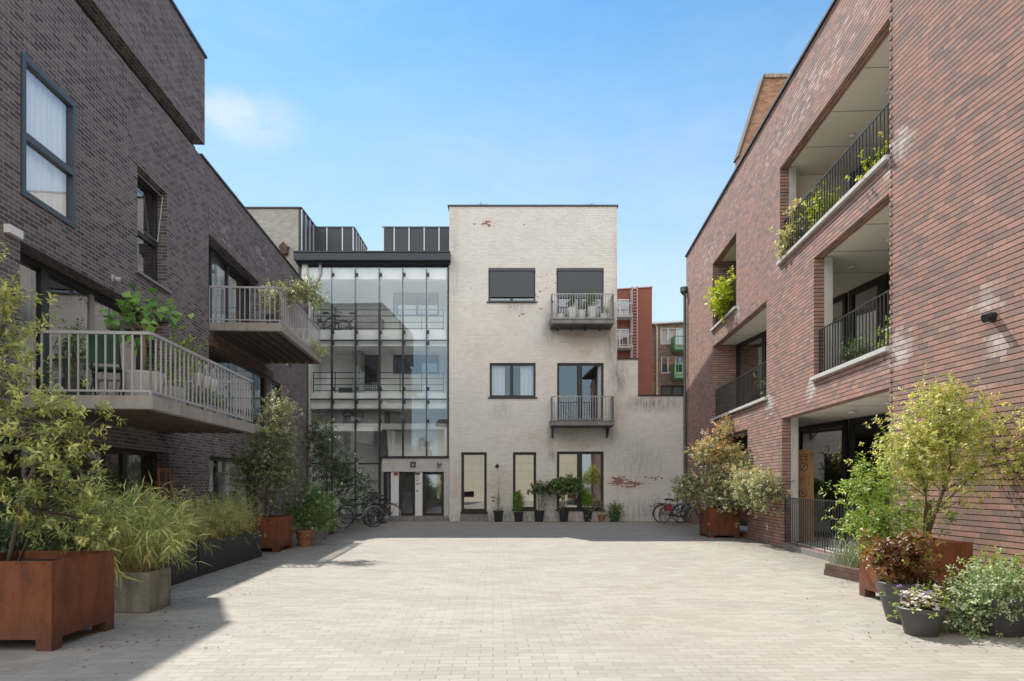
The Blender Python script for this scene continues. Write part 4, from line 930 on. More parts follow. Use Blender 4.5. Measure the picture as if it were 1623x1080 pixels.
# ---- right: planter with photinia
T = thing('planted_corten_planter', 'rusty corten planter in front of the parked bicycles with a spreading bronze tipped shrub', 'planter', (5.69,18.72,0), 0, 'rusty corten planters')
corten_box(T, -.41, .41, -.47, .47, .79, .06)
bl = [(-.1,-.1,1.3,.75,.6,.4,2.6),(-.5,-.15,1.35,.45,.45,.3,1.2),(.35,-.5,1.35,.5,.5,.45,1.8),(0,0,1.85,.6,.5,.35,1.7),(-.3,0,2.35,.4,.35,.3,.9),(.25,-.1,2.3,.35,.3,.3,.8),(.05,0,2.8,.35,.3,.3,.55),(.0,.0,3.25,.12,.15,.25,.14),(-.55,0,2.15,.3,.3,.18,.5),(-.85,-.1,1.35,.33,.4,.26,1.2),(.1,-3.1,1.25,.2,.5,.4,1.1),(.12,-1.5,1.35,.3,.6,.4,1.9),(.1,-2.3,1.25,.25,.5,.45,1.5),(.2,-.7,1.1,.4,.5,.35,1.2),(.45,-.1,1.95,.3,.3,.3,.6)]
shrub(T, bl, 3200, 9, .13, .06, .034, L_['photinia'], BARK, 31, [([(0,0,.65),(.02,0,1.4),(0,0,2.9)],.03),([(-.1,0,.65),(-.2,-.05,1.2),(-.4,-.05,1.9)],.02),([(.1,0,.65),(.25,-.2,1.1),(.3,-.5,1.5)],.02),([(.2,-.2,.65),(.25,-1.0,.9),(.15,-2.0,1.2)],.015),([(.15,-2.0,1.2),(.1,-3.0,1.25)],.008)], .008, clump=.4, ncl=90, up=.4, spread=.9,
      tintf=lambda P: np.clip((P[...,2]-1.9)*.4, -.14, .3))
# ---- right front corten planter
T = thing('planted_corten_planter', 'rusty corten planter by the near red brick wall holding a small maple and shrubs', 'planter', (4.965,8.435,0), 0, 'rusty corten planters')
corten_box(T, -.445, .445, -.435, .435, .76)
bl = [(.4,-.05,2.2,.4,.35,.35,2.0),(.05,0,2.0,.35,.35,.3,1.2),(.65,-.25,1.95,.3,.35,.28,1.0),(.2,0,2.55,.25,.25,.18,.4),(-.05,-.1,1.65,.4,.35,.25,1.2),(.45,-.2,1.65,.3,.3,.2,.7),(.9,-.45,1.75,.2,.3,.16,.5),(.3,-.25,1.25,.3,.25,.2,.5),(1.05,-.6,2.05,.15,.25,.1,.25)]
shrub(T, bl, 1750, 8, .1, .042, .024, L_['maple'], BARK, 37, [([(.05,-.1,.6),(.2,-.12,1.1),(.4,-.1,1.6),(.4,-.05,2.3)],.026),([(.05,-.1,.6),(.1,-.1,1.3),(.0,-.05,1.9)],.014),([(.2,-.12,1.1),(.55,-.2,1.5),(.8,-.3,1.8)],.012)], .006, clump=.42, ncl=90, up=.25, spread=.9)
P, D, N, ln, tint, cc = sprigs([(-.55,.1,1.15,.22,.3,.25,.8),(-.5,.15,1.35,.2,.25,.15,.5),(-.3,.1,1.15,.4,.4,.3,1.6),(-.45,0,1.4,.25,.3,.18,.7),(-.05,-.15,1.0,.35,.3,.25,1),(-.42,.2,.85,.25,.3,.2,.8)], 480, 8, .12, 41, clump=.4, ncl=36, up=.4, L=.062)
leaf_obj('undergrowth', T, P, D, N, ln, ln*.4, L_['bright'], tint)
m = MB(); m.box(.0,.045,-.3,-.26,.65,1.25); m.build('stake', flat('stake_wood', (.1,.06,.04), .85, var=.3), T)
T = thing('hoop_rail', 'pale blue grey tubular hoop rail half hidden behind the front right corten planter', 'rail', (5.1,9.2,0))
m = MB(); m.tube([(-.2,.1,0),(-.2,.1,1.25),(-.16,.08,1.34),(.16,-.08,1.34),(.2,-.1,1.25),(.2,-.1,0)], .02, 8); m.tube([(-.2,.1,1.05),(.2,-.1,1.05)], .016, 8); m.build('tube_frame', flat('blue_grey_paint', (.3,.34,.4), .45), T, smooth=True)
# timber edging with lavender
T = thing('sleeper_edging', 'two dark timber sleepers edging a narrow bed along the right wall', 'edging', (5.13,10.1,0), R(9))
for k, (z0, z1, ya, yb) in enumerate(((.0,.1,-1.0,.75),(.101,.19,-1.0,.72))):
    MB().box(-.06,.06,ya,yb,z0,z1).build('sleeper', M['old_wood'], T, bevel=.008)
m = MB(); m.box(.9,1.02,1.66,1.78,.0,.2); m.build('post', M['old_wood'], T, bevel=.008)
T = thing('lavender_bush', 'silvery grey green lavender clump behind the timber sleepers', 'shrub', (5.35,10.55,0))
g_ = np.random.default_rng(51); bp = np.stack([g_.normal(0,.1,420), g_.normal(0,.3,420), np.full(420,.05)],1)
blades(T, bp, .62, .012, 52, L_['lavender'], arch=.3, spread=.55)
T = thing('lime_ground_plant', 'low lime green leafy plant beside the timber sleepers', 'plant', (5.38,9.35,0))
shrub(T, [(0,0,.15,.14,.4,.12),(.0,.3,.12,.12,.25,.1)], 160, 6, .08, .04, .014, L_['lime'], TWIG, 55, [([(0,0,0),(0,.02,.1)],.006)], .003, clump=.5, ncl=14)

# ---- near right pots
T = thing('pot_brown_hydrangea', 'large dark round pot with a browning dried out shrub, in front of a corten planter', 'potted plant', (4.16,7.16,0))
pot(T, .2, .285, .42, PLAS, .008, .09)
bl = [(-.12,0,.72,.19,.18,.13,1.5),(.03,.05,.66,.18,.16,.13,1.2),(-.28,0,.68,.09,.11,.1,.5),(.06,-.05,.5,.13,.12,.1,.5),(-.2,-.05,.6,.12,.12,.12,.4)]
shrub(T, bl, 240, 7, .1, .062, .042, L_['brown'], TWIG, 57, [([(0,0,.33),(-.05,0,.55),(-.1,0,.8)],.011),([(.03,.02,.33),(.08,0,.55),(.15,.05,.75)],.009)], .005, clump=.42, ncl=26, fold=.3, bend=.35, up=.1)
T = thing('pansy_pot', 'small dark pot full of pale violet, white and yellow pansies', 'potted plant', (3.94,6.56,0))
pot(T, .145, .2, .265, PLAS, .02, .05)
shrub(T, [(0,0,.3,.19,.19,.07)], 130, 5, .05, .035, .02, L_['bright'], TWIG, 61, None, clump=.5, ncl=20)
P, D, N, ln, tint, cc = sprigs([(0,0,.35,.17,.17,.03)], 190, 5, .012, 63, up=1.0, clump=.28, spread=1.0, L=.034, ncl=26, tvar=.1)
g_ = np.random.default_rng(64); tint = np.repeat(g_.random(190), 5)
leaf_obj('flowers', T, P, D*np.array([1,1,.3]), N, ln, ln*.95, L_['flower'], tint, .05, .05, .6)
T = thing('trailing_vinca_pot', 'dark round pot at the right edge spilling pale variegated trailing vinca', 'potted plant', (4.72,6.6,0))
pot(T, .19, .27, .38, PLAS, .012, .07)
bl = [(0,-.05,.42,.32,.3,.12,1.6),(-.24,.0,.37,.22,.28,.13,1.3),(-.36,.1,.2,.16,.28,.16,1.2),(-.32,0,.08,.18,.22,.07,.7),(.3,0,.42,.25,.3,.14,1),(.1,.15,.52,.25,.2,.1,.6),(.35,-.1,.1,.2,.25,.1,.6),(-.05,-.28,.22,.035,.03,.16,.12)]
shrub(T, bl, 1150, 7, .11, .036, .022, L_['vinca'], TWIG, 67, None, clump=.42, ncl=70, up=-.15, spread=.9)
shrub(T, [(.15,.1,.55,.2,.15,.12),(.0,.15,.62,.12,.1,.1)], 90, 6, .09, .06, .018, L_['bright'], TWIG, 69, [([(.08,.12,.3),(.1,.12,.5),(.03,.15,.66)],.006)], .003, clump=.4, ncl=10, name='leafy_shoots')

# ---- row of pots at the foot of the white facade
YP = 26.0
def fp(px): return (px-CX)*YP/F
def fpz(py): return H+(CY-py)*YP/F
GRP = 'pots along the foot of the whitewashed facade'
T = thing('potted_conifer', 'dark pot of sparse thin conifer with bare top twigs, first right of the steps', 'potted plant', (fp(790),YP,0), 0, GRP)
pot(T, .15, .19, .43, BLACKPOT, .014, .05)
shrub(T, [(0,0,.75,.1,.1,.22,1),(-.02,0,1.0,.08,.08,.2,.6)], 130, 6, .08, .05, .008, L_['olive'], TWIG, 71, [([(0,0,.35),(.0,0,1.0),(.02,0,1.75)],.012)], .003, clump=.5, ncl=14, up=.6)
shrub(T, [(0,0,.44,.22,.2,.04)], 60, 6, .06, .04, .016, L_['green'], TWIG, 72, None, clump=.5, ncl=12, name='trailing_edge', up=-.3)
T = thing('potted_topiary', 'dark pot with a bright green column shaped conifer, rounded at the top', 'potted plant', (fp(822),YP,0), 0, GRP)
pot(T, .14, .18, .36, BLACKPOT, .014, .05)
shrub(T, [(0,0,.6,.2,.2,.22),(0,0,.85,.2,.2,.22),(0,0,1.0,.17,.17,.16)], 700, 6, .05, .03, .012, L_['box'], TWIG, 73, [([(0,0,.3),(0,0,.95)],.015)], .003, clump=.3, ncl=110, shell=.28, up=.5)
T = thing('potted_tree', 'dark pot of small broadleaved tree with a flat sideways crown', 'potted plant', (fp(854.5),YP,0), 0, GRP)
pot(T, .15, .19, .43, BLACKPOT, .014, .05)
shrub(T, [(-.2,0,1.28,.25,.2,.1,1),(.15,0,1.32,.3,.2,.12,1.2),(.4,0,1.28,.25,.2,.1,.8)], 200, 6, .12, .1, .045, L_['dark'], TWIG, 75, [([(0,0,.35),(-.03,0,.8),(.0,0,1.25)],.014)], .006, clump=.4, ncl=22, up=.1, tintf=lambda P: .2+0*P[...,0])
shrub(T, [(.12,0,.68,.06,.08,.2)], 70, 6, .07, .045, .014, L_['green'], TWIG, 76, None, clump=.5, ncl=8, name='side_shoot', up=.6)
T = thing('potted_tree', 'dark pot of small broadleaved tree with upright leafy crown before the wide window', 'potted plant', (fp(893.5),YP,0), 0, GRP)
pot(T, .15, .19, .43, BLACKPOT, .014, .05)
shrub(T, [(-.05,0,1.35,.35,.25,.14,1.1),(.3,0,1.45,.28,.22,.13,1),(.45,0,1.35,.15,.15,.18,.5)], 240, 6, .13, .115, .06, L_['green'], TWIG, 77, [([(0,0,.35),(.03,0,.85),(.1,0,1.35)],.016)], .006, clump=.4, ncl=24, up=.1)
shrub(T, [(0,0,.58,.2,.15,.14)], 110, 6, .09, .05, .012, L_['olive'], TWIG, 78, None, clump=.5, ncl=12, name='underplanting', up=.6)
T = thing('potted_topiary', 'dark pot with a bright green cone shaped conifer and white flowers below', 'potted plant', (fp(931.5),YP,0), 0, GRP)
pot(T, .13, .18, .4, BLACKPOT, .014, .05)
shrub(T, [(0,0,.72,.22,.22,.16),(0,0,.9,.18,.18,.16),(0,0,1.05,.1,.1,.12)], 620, 6, .05, .03, .012, L_['box'], TWIG, 79, [([(0,0,.3),(0,0,.95)],.015)], .003, clump=.3, ncl=100, shell=.28, up=.5)
P, D, N, ln, tint, cc = sprigs([(0,-.05,.43,.24,.2,.05)], 34, 5, .03, 80, clump=.5, ncl=20, spread=1, L=.035)
leaf_obj('flowers', T, P, D, N, ln, ln*.6, L_['white'], tint)
T = thing('terracotta_pot_plant', 'small terracotta pot with a wispy plant, between cone conifer and green bush', 'potted plant', (fp(954),YP+.05,0), 0, GRP)
pot(T, .1, .15, .27, TERRA, .015, .06)
shrub(T, [(0,0,.35,.14,.12,.08),(.02,0,.65,.06,.06,.2)], 60, 6, .08, .045, .014, L_['olive'], TWIG, 81, [([(0,0,.2),(.02,0,.8)],.006)], .003, clump=.5, ncl=12, up=.4)
T = thing('potted_bush', 'green pot overgrown by a round trailing green bush, last in the row', 'potted plant', (fp(974),YP,0), 0, GRP)
pot(T, .16, .2, .36, flat('green_pot', (.03,.09,.05), .5), .014, .05)
shrub(T, [(0,0,.48,.26,.24,.14,2),(-.05,-.1,.25,.2,.16,.14,.8),(.12,-.1,.28,.16,.16,.14,.6)], 420, 6, .08, .05, .026, L_['green'], TWIG, 83, None, clump=.4, ncl=36, up=.1)

# ---- pots on the upper facade balcony
zb_ = H+(CY-503.5)*.023741+.003; yb_ = YF-.45; sb = yb_/F
GB2 = 'white pots on the upper facade balcony'
for px, wd, hh, lab, kind in ((889,10,9.5,'smallest white pot with a wispy plant, left end of the upper facade balcony',0),(907,14.5,20,'tall white pot with a dark columnar bush, left of balcony centre',1),(922,11.5,16,'medium white pot with upright green leaves, middle of the balcony',2),(939,15,21,'tallest white pot with a bushy dark plant reaching over the rail',3),(957,11,10,'small white pot with a grey leafed plant, right end of the balcony',4)):
    T = thing('white_pot_plant', lab, 'potted plant', ((px-CX)*sb,yb_,zb_), 0, GB2)
    r = wd*sb/2; h_ = hh*sb; pot(T, r*.72, r, h_, WPOT, .008, .03, n=18)
    if kind == 0: shrub(T, [(0,0,h_+.08,.1,.1,.1)], 40, 5, .07, .04, .014, L_['olive'], TWIG, 90, None, clump=.5, ncl=8)
    if kind == 1: shrub(T, [(0,0,h_+.15,.1,.1,.2),(0,0,h_+.4,.1,.1,.15)], 160, 6, .06, .05, .02, L_['dark'], TWIG, 91, [([(0,0,h_-.06),(0,0,h_+.4)],.01)], .003, clump=.35, ncl=20)
    if kind == 2: shrub(T, [(0,0,h_+.12,.1,.1,.18)], 80, 6, .08, .06, .016, L_['green'], TWIG, 92, None, clump=.45, ncl=12, up=.9)
    if kind == 3: shrub(T, [(0,0,h_+.2,.13,.13,.2),(0,0,h_+.45,.16,.14,.12)], 220, 6, .07, .055, .02, L_['green'], TWIG, 93, [([(0,0,h_-.06),(0,0,h_+.4)],.012)], .003, clump=.4, ncl=24)
    if kind == 4: shrub(T, [(.04,0,h_+.12,.13,.1,.1)], 70, 6, .07, .045, .02, L_['olive'], TWIG, 94, None, clump=.45, ncl=12)

# ---- left balconies
def LBp(x, y, z): # building coordinates -> world
    c, s = math.cos(R(93.79)), math.sin(R(93.79)); return (-6.2+c*x-s*y, s*x+c*y, z)
T = thing('potted_fig_tree', 'small fig tree with big bright leaves in a pale grey tub on the lower balcony', 'potted tree', LBp(10.15,-1.35,2.672))
pot(T, .2, .285, .44, GPOT, .006, .05)
P, D, N, ln, tint, cc = sprigs([(0,0,1.28,.42,.35,.16,1.5),(-.25,0,1.2,.2,.25,.14,.6),(.28,.0,1.22,.2,.25,.16,.6),(.0,0,1.45,.25,.25,.1,.5)], 30, 4, .16, 101, up=.25, clump=.4, ncl=22, spread=.9, L=.15)
trunk_obj(T, [([(0,0,.35),(.01,0,.7),(0,0,1.0),(.03,0,1.2)],.04)], cc, TWIG, 101, .012)
leaf_obj('foliage', T, P, D+np.array([0,0,-.25]), N+np.array([0,-.4,0]), ln, ln*.85, L_['fig'], tint, .12, .2, .5)
T = thing('grey_pot_plant', 'square pale grey pot with yellow green leafy plant beside the fig tree tub', 'potted plant', LBp(11.1,-1.35,2.672))
m = MB(); m.box(-.17,.17,-.17,.17,0,.36); m.build('pot', GPOT, T, bevel=.02)
shrub(T, [(0,0,.6,.25,.25,.25),(.1,0,.95,.2,.2,.2)], 130, 6, .14, .08, .03, L_['bright'], TWIG, 103, [([(0,0,.3),(.05,0,.9)],.01)], .005, clump=.45, ncl=16)
T = thing('balcony_planter', 'long low pale trough of dense green herbs on the lower balcony floor', 'planter', LBp(12.5,-1.45,2.672), R(93.79))
m = MB(); m.box(-.6,.6,-.14,.14,0,.2); m.build('trough', GPOT, T, bevel=.015)
shrub(T, [(-.4,0,.26,.25,.15,.1),(0,0,.28,.3,.15,.1),(.4,0,.26,.25,.15,.1)], 260, 6, .08, .05, .03, L_['green'], TWIG, 105, None, clump=.45, ncl=24)
T = thing('balcony_shrub', 'dark upright potted shrub near the window at the back of the lower balcony', 'potted plant', LBp(9.95,-.45,2.672))
pot(T, .13, .17, .3, PLAS, .01, .04); shrub(T, [(0,0,.6,.16,.16,.25),(0,0,.95,.12,.12,.2)], 150, 6, .12, .07, .025, L_['green'], TWIG, 107, [([(0,0,.25),(0,0,.9)],.012)], .004, clump=.45, ncl=14)
T = thing('garden_chair', 'slim dark green folding chair standing on the lower balcony', 'chair', LBp(9.9,-.95,2.672), R(20))
DG = flat('dark_green_cloth', (.02,.06,.04), .8)
m = MB(); m.box(-.2,.2,-.2,.2,.43,.455); m.build('seat', DG, T)
for x in (-.18,.18):
    MB().tube([(x,.22,0),(x,-.05,.44),(x,-.2,.86)], .013, 6).build('leg', M['dark_rail'], T); MB().tube([(x,-.22,0),(x,.05,.3),(x,.17,.44)], .013, 6).build('leg', M['dark_rail'], T)
m = MB(); m.box(-.19,.19,-.21,-.19,.5,.95); m.build('backrest', DG, T)
GH = 'white cachepots hung on the lower balcony rail'
for i, x in enumerate((11.55,11.9,12.25)):
    T = thing('hanging_pot', ('white cachepot hung on the lower balcony rail, nearest of the three','white cachepot hung on the lower balcony rail, middle of the three','white cachepot hung on the lower balcony rail, farthest of the three')[i], 'hanging pot', LBp(x,-1.6,3.13), R(93.79), GH)
    MB().lathe([(.055,0),(.08,.2),(.083,.205),(.075,.205),(.072,.15),(.001,.15)], n=16).build('pot', WPOT, T, smooth=True)
    MB().tube([(-.07,0,.2),(-.03,-.0,.36),(0,-.09,.485),(.03,0,.36),(.07,0,.2)], .008, 5).build('hanger', WPOT, T)
T = thing('balcony_pot_plant', 'pale yellow green variegated shrub arching over the upper left balcony corner', 'potted plant', LBp(17.3,-1.3,5.322))
pot(T, .16, .21, .4, PLAS, .01, .05)
shrub(T, [(0,0,.85,.3,.3,.25,1),(.45,-.15,1.05,.3,.25,.2,1.2),(.9,-.2,1.0,.3,.2,.18,1),(-.2,.1,.95,.25,.2,.15,.5),(.15,-.3,.65,.2,.2,.2,.5),(1.15,-.1,.7,.25,.2,.12,.4)], 520, 7, .12, .06, .026, L_['pale'], TWIG, 109, [([(0,0,.35),(.05,0,.7),(.3,-.1,1.0)],.014)], .006, clump=.42, ncl=44)
T = thing('balcony_trailer', 'pale trailing plant in a trough at the far end of the upper left balcony', 'planter', LBp(20.2,-1.5,5.342), R(93.79))
m = MB(); m.box(-.45,.45,-.12,.12,0,.2); m.build('trough', PLAS, T)
shrub(T, [(0,-.05,.22,.5,.15,.1),(.3,-.25,.1,.3,.1,.15),(-.5,-.2,.15,.25,.1,.15)], 260, 6, .1, .045, .02, L_['pale'], TWIG, 111, None, clump=.45, ncl=24, up=-.1)

# ---- plants in the right hand loggias
def RBp(x, y, z):
    c, s = math.cos(R(-93.47)), math.sin(R(-93.47)); return (5.18+c*x-s*y, s*x+c*y, z)
def loggia_plant(name, label, x, y, z, bl, n, mat, L, W, seed, group=None, pr=.15, tr=True):
    T = thing(name, label, 'potted plant', RBp(x,y,z), R(-93.47), group)
    pot(T, pr*.75, pr, .28, PLAS, .01, .04, n=16)
    shrub(T, bl, n, 7, .12, L, W, L_[mat], TWIG, seed, [([(0,0,.22),(0,-.02,.5),(bl[0][0]*.5,bl[0][1]*.5,bl[0][2])],.01)], .005, clump=.42, ncl=26)
loggia_plant('loggia_vine', 'bright yellow green climber spilling over the railing of the far top loggia', -20.5, .32, 6.43, [(0,-.25,.95,.5,.25,.22,1.4),(.1,-.35,.6,.55,.18,.28,1.3),(-.5,-.3,.75,.4,.18,.25,.8),(.0,-.38,.3,.35,.12,.15,.5)], 420, 'lime', .09, .06, 121)
loggia_plant('loggia_bush', 'orange and green leafed shrub at the far end of the long top loggia railing', -15.0, .32, 6.43, [(0,0,1.0,.35,.15,.25,1),(-.15,-.25,.55,.3,.12,.2,.7),(0,-.1,.5,.3,.15,.25,.8),(-.3,-.25,.15,.2,.1,.18,.4)], 230, 'photinia', .085, .045, 123)
loggia_plant('loggia_bush', 'bushy yellow green shrub pushing through the top loggia railing, left of middle', -13.9, .34, 6.43, [(0,-.05,.55,.28,.16,.18,1),(.3,-.1,.6,.22,.12,.15,.6)], 130, 'lime', .07, .035, 125)
loggia_plant('loggia_bush', 'low yellow green plant at the near end of the long top loggia railing', -11.3, .3, 6.43, [(0,-.1,.2,.6,.1,.12,1),(.4,-.1,.25,.25,.1,.12,.5)], 110, 'lime', .06, .03, 127)
loggia_plant('loggia_shrub', 'green grassy plant behind the middle loggia railing, left half', -12.9, .4, 3.47, [(0,.1,.4,.3,.1,.24,1),(.3,.1,.42,.25,.1,.2,.8)], 140, 'green', .08, .025, 129)
loggia_plant('loggia_shrub', 'yellow green plant behind the middle loggia railing, near its right end', -11.0, .4, 3.47, [(0,.1,.5,.2,.1,.3,1),(-.5,.1,.4,.3,.1,.2,.8)], 140, 'bright', .08, .025, 131)
loggia_plant('loggia_shrub', 'small green plant behind the far middle loggia railing', -17.4, .45, 3.47, [(0,0,.5,.3,.15,.35,1)], 120, 'green', .08, .03, 133)
T = thing('garden_table', 'white slatted garden table on the middle loggia behind the railing', 'table', RBp(-11.7,1.0,3.461), R(-93.47))
m = MB()
for k in range(5): m.box(-.5,.5,-.3+k*.125,-.3+k*.125+.105,.7,.73)
m.build('tabletop', M['white_paint'], T)
for x in (-.45,.45):
    for y in (-.26,.26): MB().box(x-.02,x+.02,y-.02,y+.02,0,.7).build('leg', M['white_paint'], T)
# weeds on the coping
for px, lab in ((765,'tuft of dry weeds on the white facade coping, left of centre'),(936,'tuft of reddish weeds on the white facade coping, towards the right')):
    T = thing('roof_weeds', lab, 'weeds', (fx(px),YF+.1,ZW+.05), 0, 'weeds on the facade coping')
    g_ = np.random.default_rng(px); bp = np.stack([g_.normal(0,.13,40), g_.normal(0,.05,40), np.zeros(40)],1); blades(T, bp, .16, .012, px, L_['brown'], arch=.2, spread=.9)
T = thing('roof_weed', 'single wispy weed growing from the dark brick parapet', 'weeds', LBp(18.5,.1,9.14))
blades(T, np.zeros((14,3)), .3, .015, 5, L_['dark'], arch=.2, spread=.8)

# ---- fallen leaves and grit on the paving
def litter(name, label, areas, n, mat, L, seed):
    g_ = np.random.default_rng(seed); a = np.array(areas); i = g_.integers(0, len(a), n)
    P = np.stack([a[i,0]+g_.normal(size=n)*a[i,2], a[i,1]+g_.normal(size=n)*a[i,3], np.full(n,.006)],1)
    az = g_.random(n)*6.28; D = np.stack([np.cos(az),np.sin(az),g_.uniform(-.02,.25,n)],1); N = np.stack([g_.normal(size=n)*.2,g_.normal(size=n)*.2,np.ones(n)],1)
    o = leaf_obj(name, None, P, D, N, L*(.4+g_.random(n)), L*.45*(.4+g_.random(n)), mat, g_.random(n), .2, -.1); return tag(o, label, 'leaf litter', kind='stuff')
litter('fallen_leaves', 'scattered dry fallen leaves on the paving along the planters and walls', [(-4.3,9.5,.35,1.2),(-4.4,12,.3,1.5),(-3.2,6.3,.5,.8),(5.3,17.3,.7,.35),(4.9,16.3,.5,.7),(5.5,12.5,.3,1.2),(4.95,9.8,.2,.6),(0,12,4,5),(0,8,3,2),(4.2,6.5,.6,.4),(-3.9,9.0,.35,1.0)], 750, L_['brown'], .036, 77)
litter('fallen_petals', 'tiny pale petals scattered over the paving', [(-4.2,10,.4,2),(0,9,4,4),(-3.4,6.4,.5,.6),(5.1,10,.25,.5),(5.4,17.2,.6,.4)], 160, L_['white'], .022, 78)
# ================================================================== BICYCLES
TYRE = flat('tyre_rubber', (.02,.02,.02), .7)
CHROME = flat('chrome', (.32,.32,.33), .3, .8)
RED_LENS = flat('red_lens', (.5,.02,.03), .3)
GREYTYRE = flat('white_wall_tyre', (.2,.19,.17), .7)
def bike(label, loc, rz, frame, lean=0.0, step=True, crate=False, bag=None, guard=True, tyre=TYRE, rack=True, basket=False, chrome_guard=False, group='bicycles parked in the yard', steer=0.0, bar='city'):
    T = thing('bicycle', label, 'bicycle', loc, 0, group); T.rotation_euler = (lean, 0, rz)
    fm = flat('bicycle_paint', frame, .35, .1); r = .335; rx, fxx = -.52, .55
    def wheel(x, rot):
        m = MB(); c = [(r*.93*math.cos(k*2*math.pi/28), 0, r*.93*math.sin(k*2*math.pi/28)) for k in range(28)]
        m.tube(c, .011, 6, True); m.tube([(0,-.05,0),(0,.05,0)], .022, 8)
        for k in range(16):
            a = k*2*math.pi/16; m.tube([(.02*math.cos(a+1.2), .03*(-1)**k, .02*math.sin(a+1.2)), (r*.92*math.cos(a),0,r*.92*math.sin(a))], .0022, 3)
        w_ = m.build('wheel', CHROME, T, (x,0,r), rot)
        MB().tube([(r*math.cos(k*2*math.pi/32)*.985, 0, r*math.sin(k*2*math.pi/32)*.985) for k in range(32)], .019, 8, True).build('tyre', tyre, w_, smooth=True)
        g_ = MB(); g_.tube([((r+.03)*math.cos(a),0,(r+.03)*math.sin(a)) for a in np.linspace(R(20) if x > 0 else R(25), R(165) if x > 0 else R(190), 14)], .03, 6, sq=.35); g_.build('mudguard', CHROME if chrome_guard else fm, w_, smooth=True)
    wheel(rx, 0); wheel(fxx, steer)
    m = MB(); bb = (-.07,0,.28); seat_t = (-.22,0,.72); head_b = (.4,0,.62); head_t = (.36,0,.84)
    m.tube([bb, seat_t], .016, 8); m.tube([head_b, head_t], .018, 8)
    if step: m.tube([head_b, (.15,0,.4), (-.02,0,.32), bb], .019, 8); m.tube([(.375,0,.76),(.15,0,.5),(-.13,0,.45)], .016, 8)
    else: m.tube([head_b, bb], .019, 8); m.tube([(.37,0,.8), (-.21,0,.69)], .017, 8)
    for s in (-.055,.055):
        m.tube([bb, (rx,s,r)], .01, 6); m.tube([seat_t, (rx,s,r)], .009, 6); m.tube([head_b, (.44,s,.55), (fxx,s,r)], .012, 6)
    m.build('frame', fm, T, smooth=True)
    m = MB(); m.tube([(-.22,0,.72),(-.255,0,.86)], .013, 8); m.build('seat_post', CHROME, T, smooth=True)
    m = MB(); m.add([(-.42,-.1,.88),(-.42,.1,.88),(-.26,-.075,.9),(-.26,.075,.9),(-.12,-.02,.89),(-.12,.02,.89),(-.42,-.09,.83),(-.42,.09,.83),(-.26,-.05,.85),(-.26,.05,.85),(-.13,-.015,.86),(-.13,.015,.86)],
        [(0,2,3,1),(2,4,5,3),(6,7,9,8),(8,9,11,10),(0,6,8,2),(2,8,10,4),(1,3,9,7),(3,5,11,9),(0,1,7,6),(4,10,11,5)]); m.build('saddle', TYRE, T, bevel=.015, smooth=True)
    m = MB(); m.tube([(.36,0,.84),(.34,0,.97)], .013, 8)
    if bar == 'city': m.tube([(.14,-.27,1.0),(.26,-.26,1.03),(.38,-.12,1.02),(.36,0,.97),(.38,.12,1.02),(.26,.26,1.03),(.14,.27,1.0)], .012, 8)
    else: m.tube([(.3,-.3,1.02),(.37,-.15,1.0),(.36,0,.97),(.37,.15,1.0),(.3,.3,1.02)], .013, 8)
    hb = m.build('handlebar', CHROME, T, smooth=True)
    for s in (-1,1):
        e = (.14,s*.27,1.0) if bar == 'city' else (.3,s*.3,1.02)
        MB().tube([(e[0]-.06, e[1], e[2]-.005),(e[0]+.06, e[1], e[2]+.01)], .018, 8).build('grip', TYRE, hb, smooth=True)
    m = MB(); m.tube([(-.07,-.09,.28),(-.07,.09,.28)], .015, 8); m.tube([(-.07,-.085,.28),(.06,-.085,.2)], .009, 6); m.tube([(-.07,.085,.28),(-.2,.085,.36)], .009, 6)
    m.box(.02,.11,-.17,-.09,.19,.215); m.box(-.25,-.16,.09,.17,.35,.375); m.build('crank', CHROME, T)
    if guard: MB().tube([(-.02,-.06,.29),(-.3,-.06,.32),(-.54,-.06,.34)], [.1,.075,.05], 10, sq=.2).build('chain_guard', TYRE, T, smooth=True)
    if rack:
        m = MB()
        for s in (-.07,.07): m.tube([(-.3,s,.72),(-.78,s,.72)], .007, 6); m.tube([(-.7,s,.72),(rx,s,r)], .006, 6)
        for x in (-.32,-.5,-.65,-.78): m.tube([(x,-.07,.72),(x,.07,.72)], .006, 6)
        m.build('rear_rack', CHROME if chrome_guard else M['dark_rail'], T)
        MB().tube([(-.79,0,.68),(-.825,0,.68)], .035, 10, sq=.7).build('tail_light', RED_LENS, T)
    MB().tube([(.43,0,.83),(.5,0,.83)], [.025,.045], 12).build('headlight', CHROME, T, smooth=True)
    MB().tube([(-.1,.07,.28),(-.15,.16,.02)], .009, 6).build('kickstand', M['dark_rail'], T)
    if crate:
        m = MB(); a = .42
        for z in (0,.09,.18):
            for q in ((-.18,.18,-.15,-.14),(-.18,.18,.14,.15),(-.18,-.17,-.14,.14),(.17,.18,-.14,.14)): m.box(a+q[0],a+q[1],q[2],q[3],.9+z,.96+z)
        m.box(a-.17,a+.17,-.14,.14,.88,.895); m.build('front_crate', PLAS, T)
    if basket:
        m = MB()
        for z in (.8,.88,.96,1.04): m.tube([(.62+.15*math.cos(k*.523)*(1+.25*(z-.8)),.17*math.sin(k*.523)*(1+.25*(z-.8)),z) for k in range(12)], .006, 5, True)
        for k in range(12): m.tube([(.62+.15*math.cos(k*.523),.17*math.sin(k*.523),.8),(.62+.16*math.cos(k*.523),.18*math.sin(k*.523),1.04)], .005, 4)
        m.build('front_basket', M['dark_rail'], T)
    if bag:
        for s in (-1,1):
            m = MB(); m.box(-.66,-.46,s*.08,s*.13,.5,.7); m.build('pannier', flat('pannier_cloth', bag, .8), T, bevel=.025)
    return T
def gp(px, py):
    Y = F*H/(py-CY); return ((px-CX)*Y/F, Y, 0)
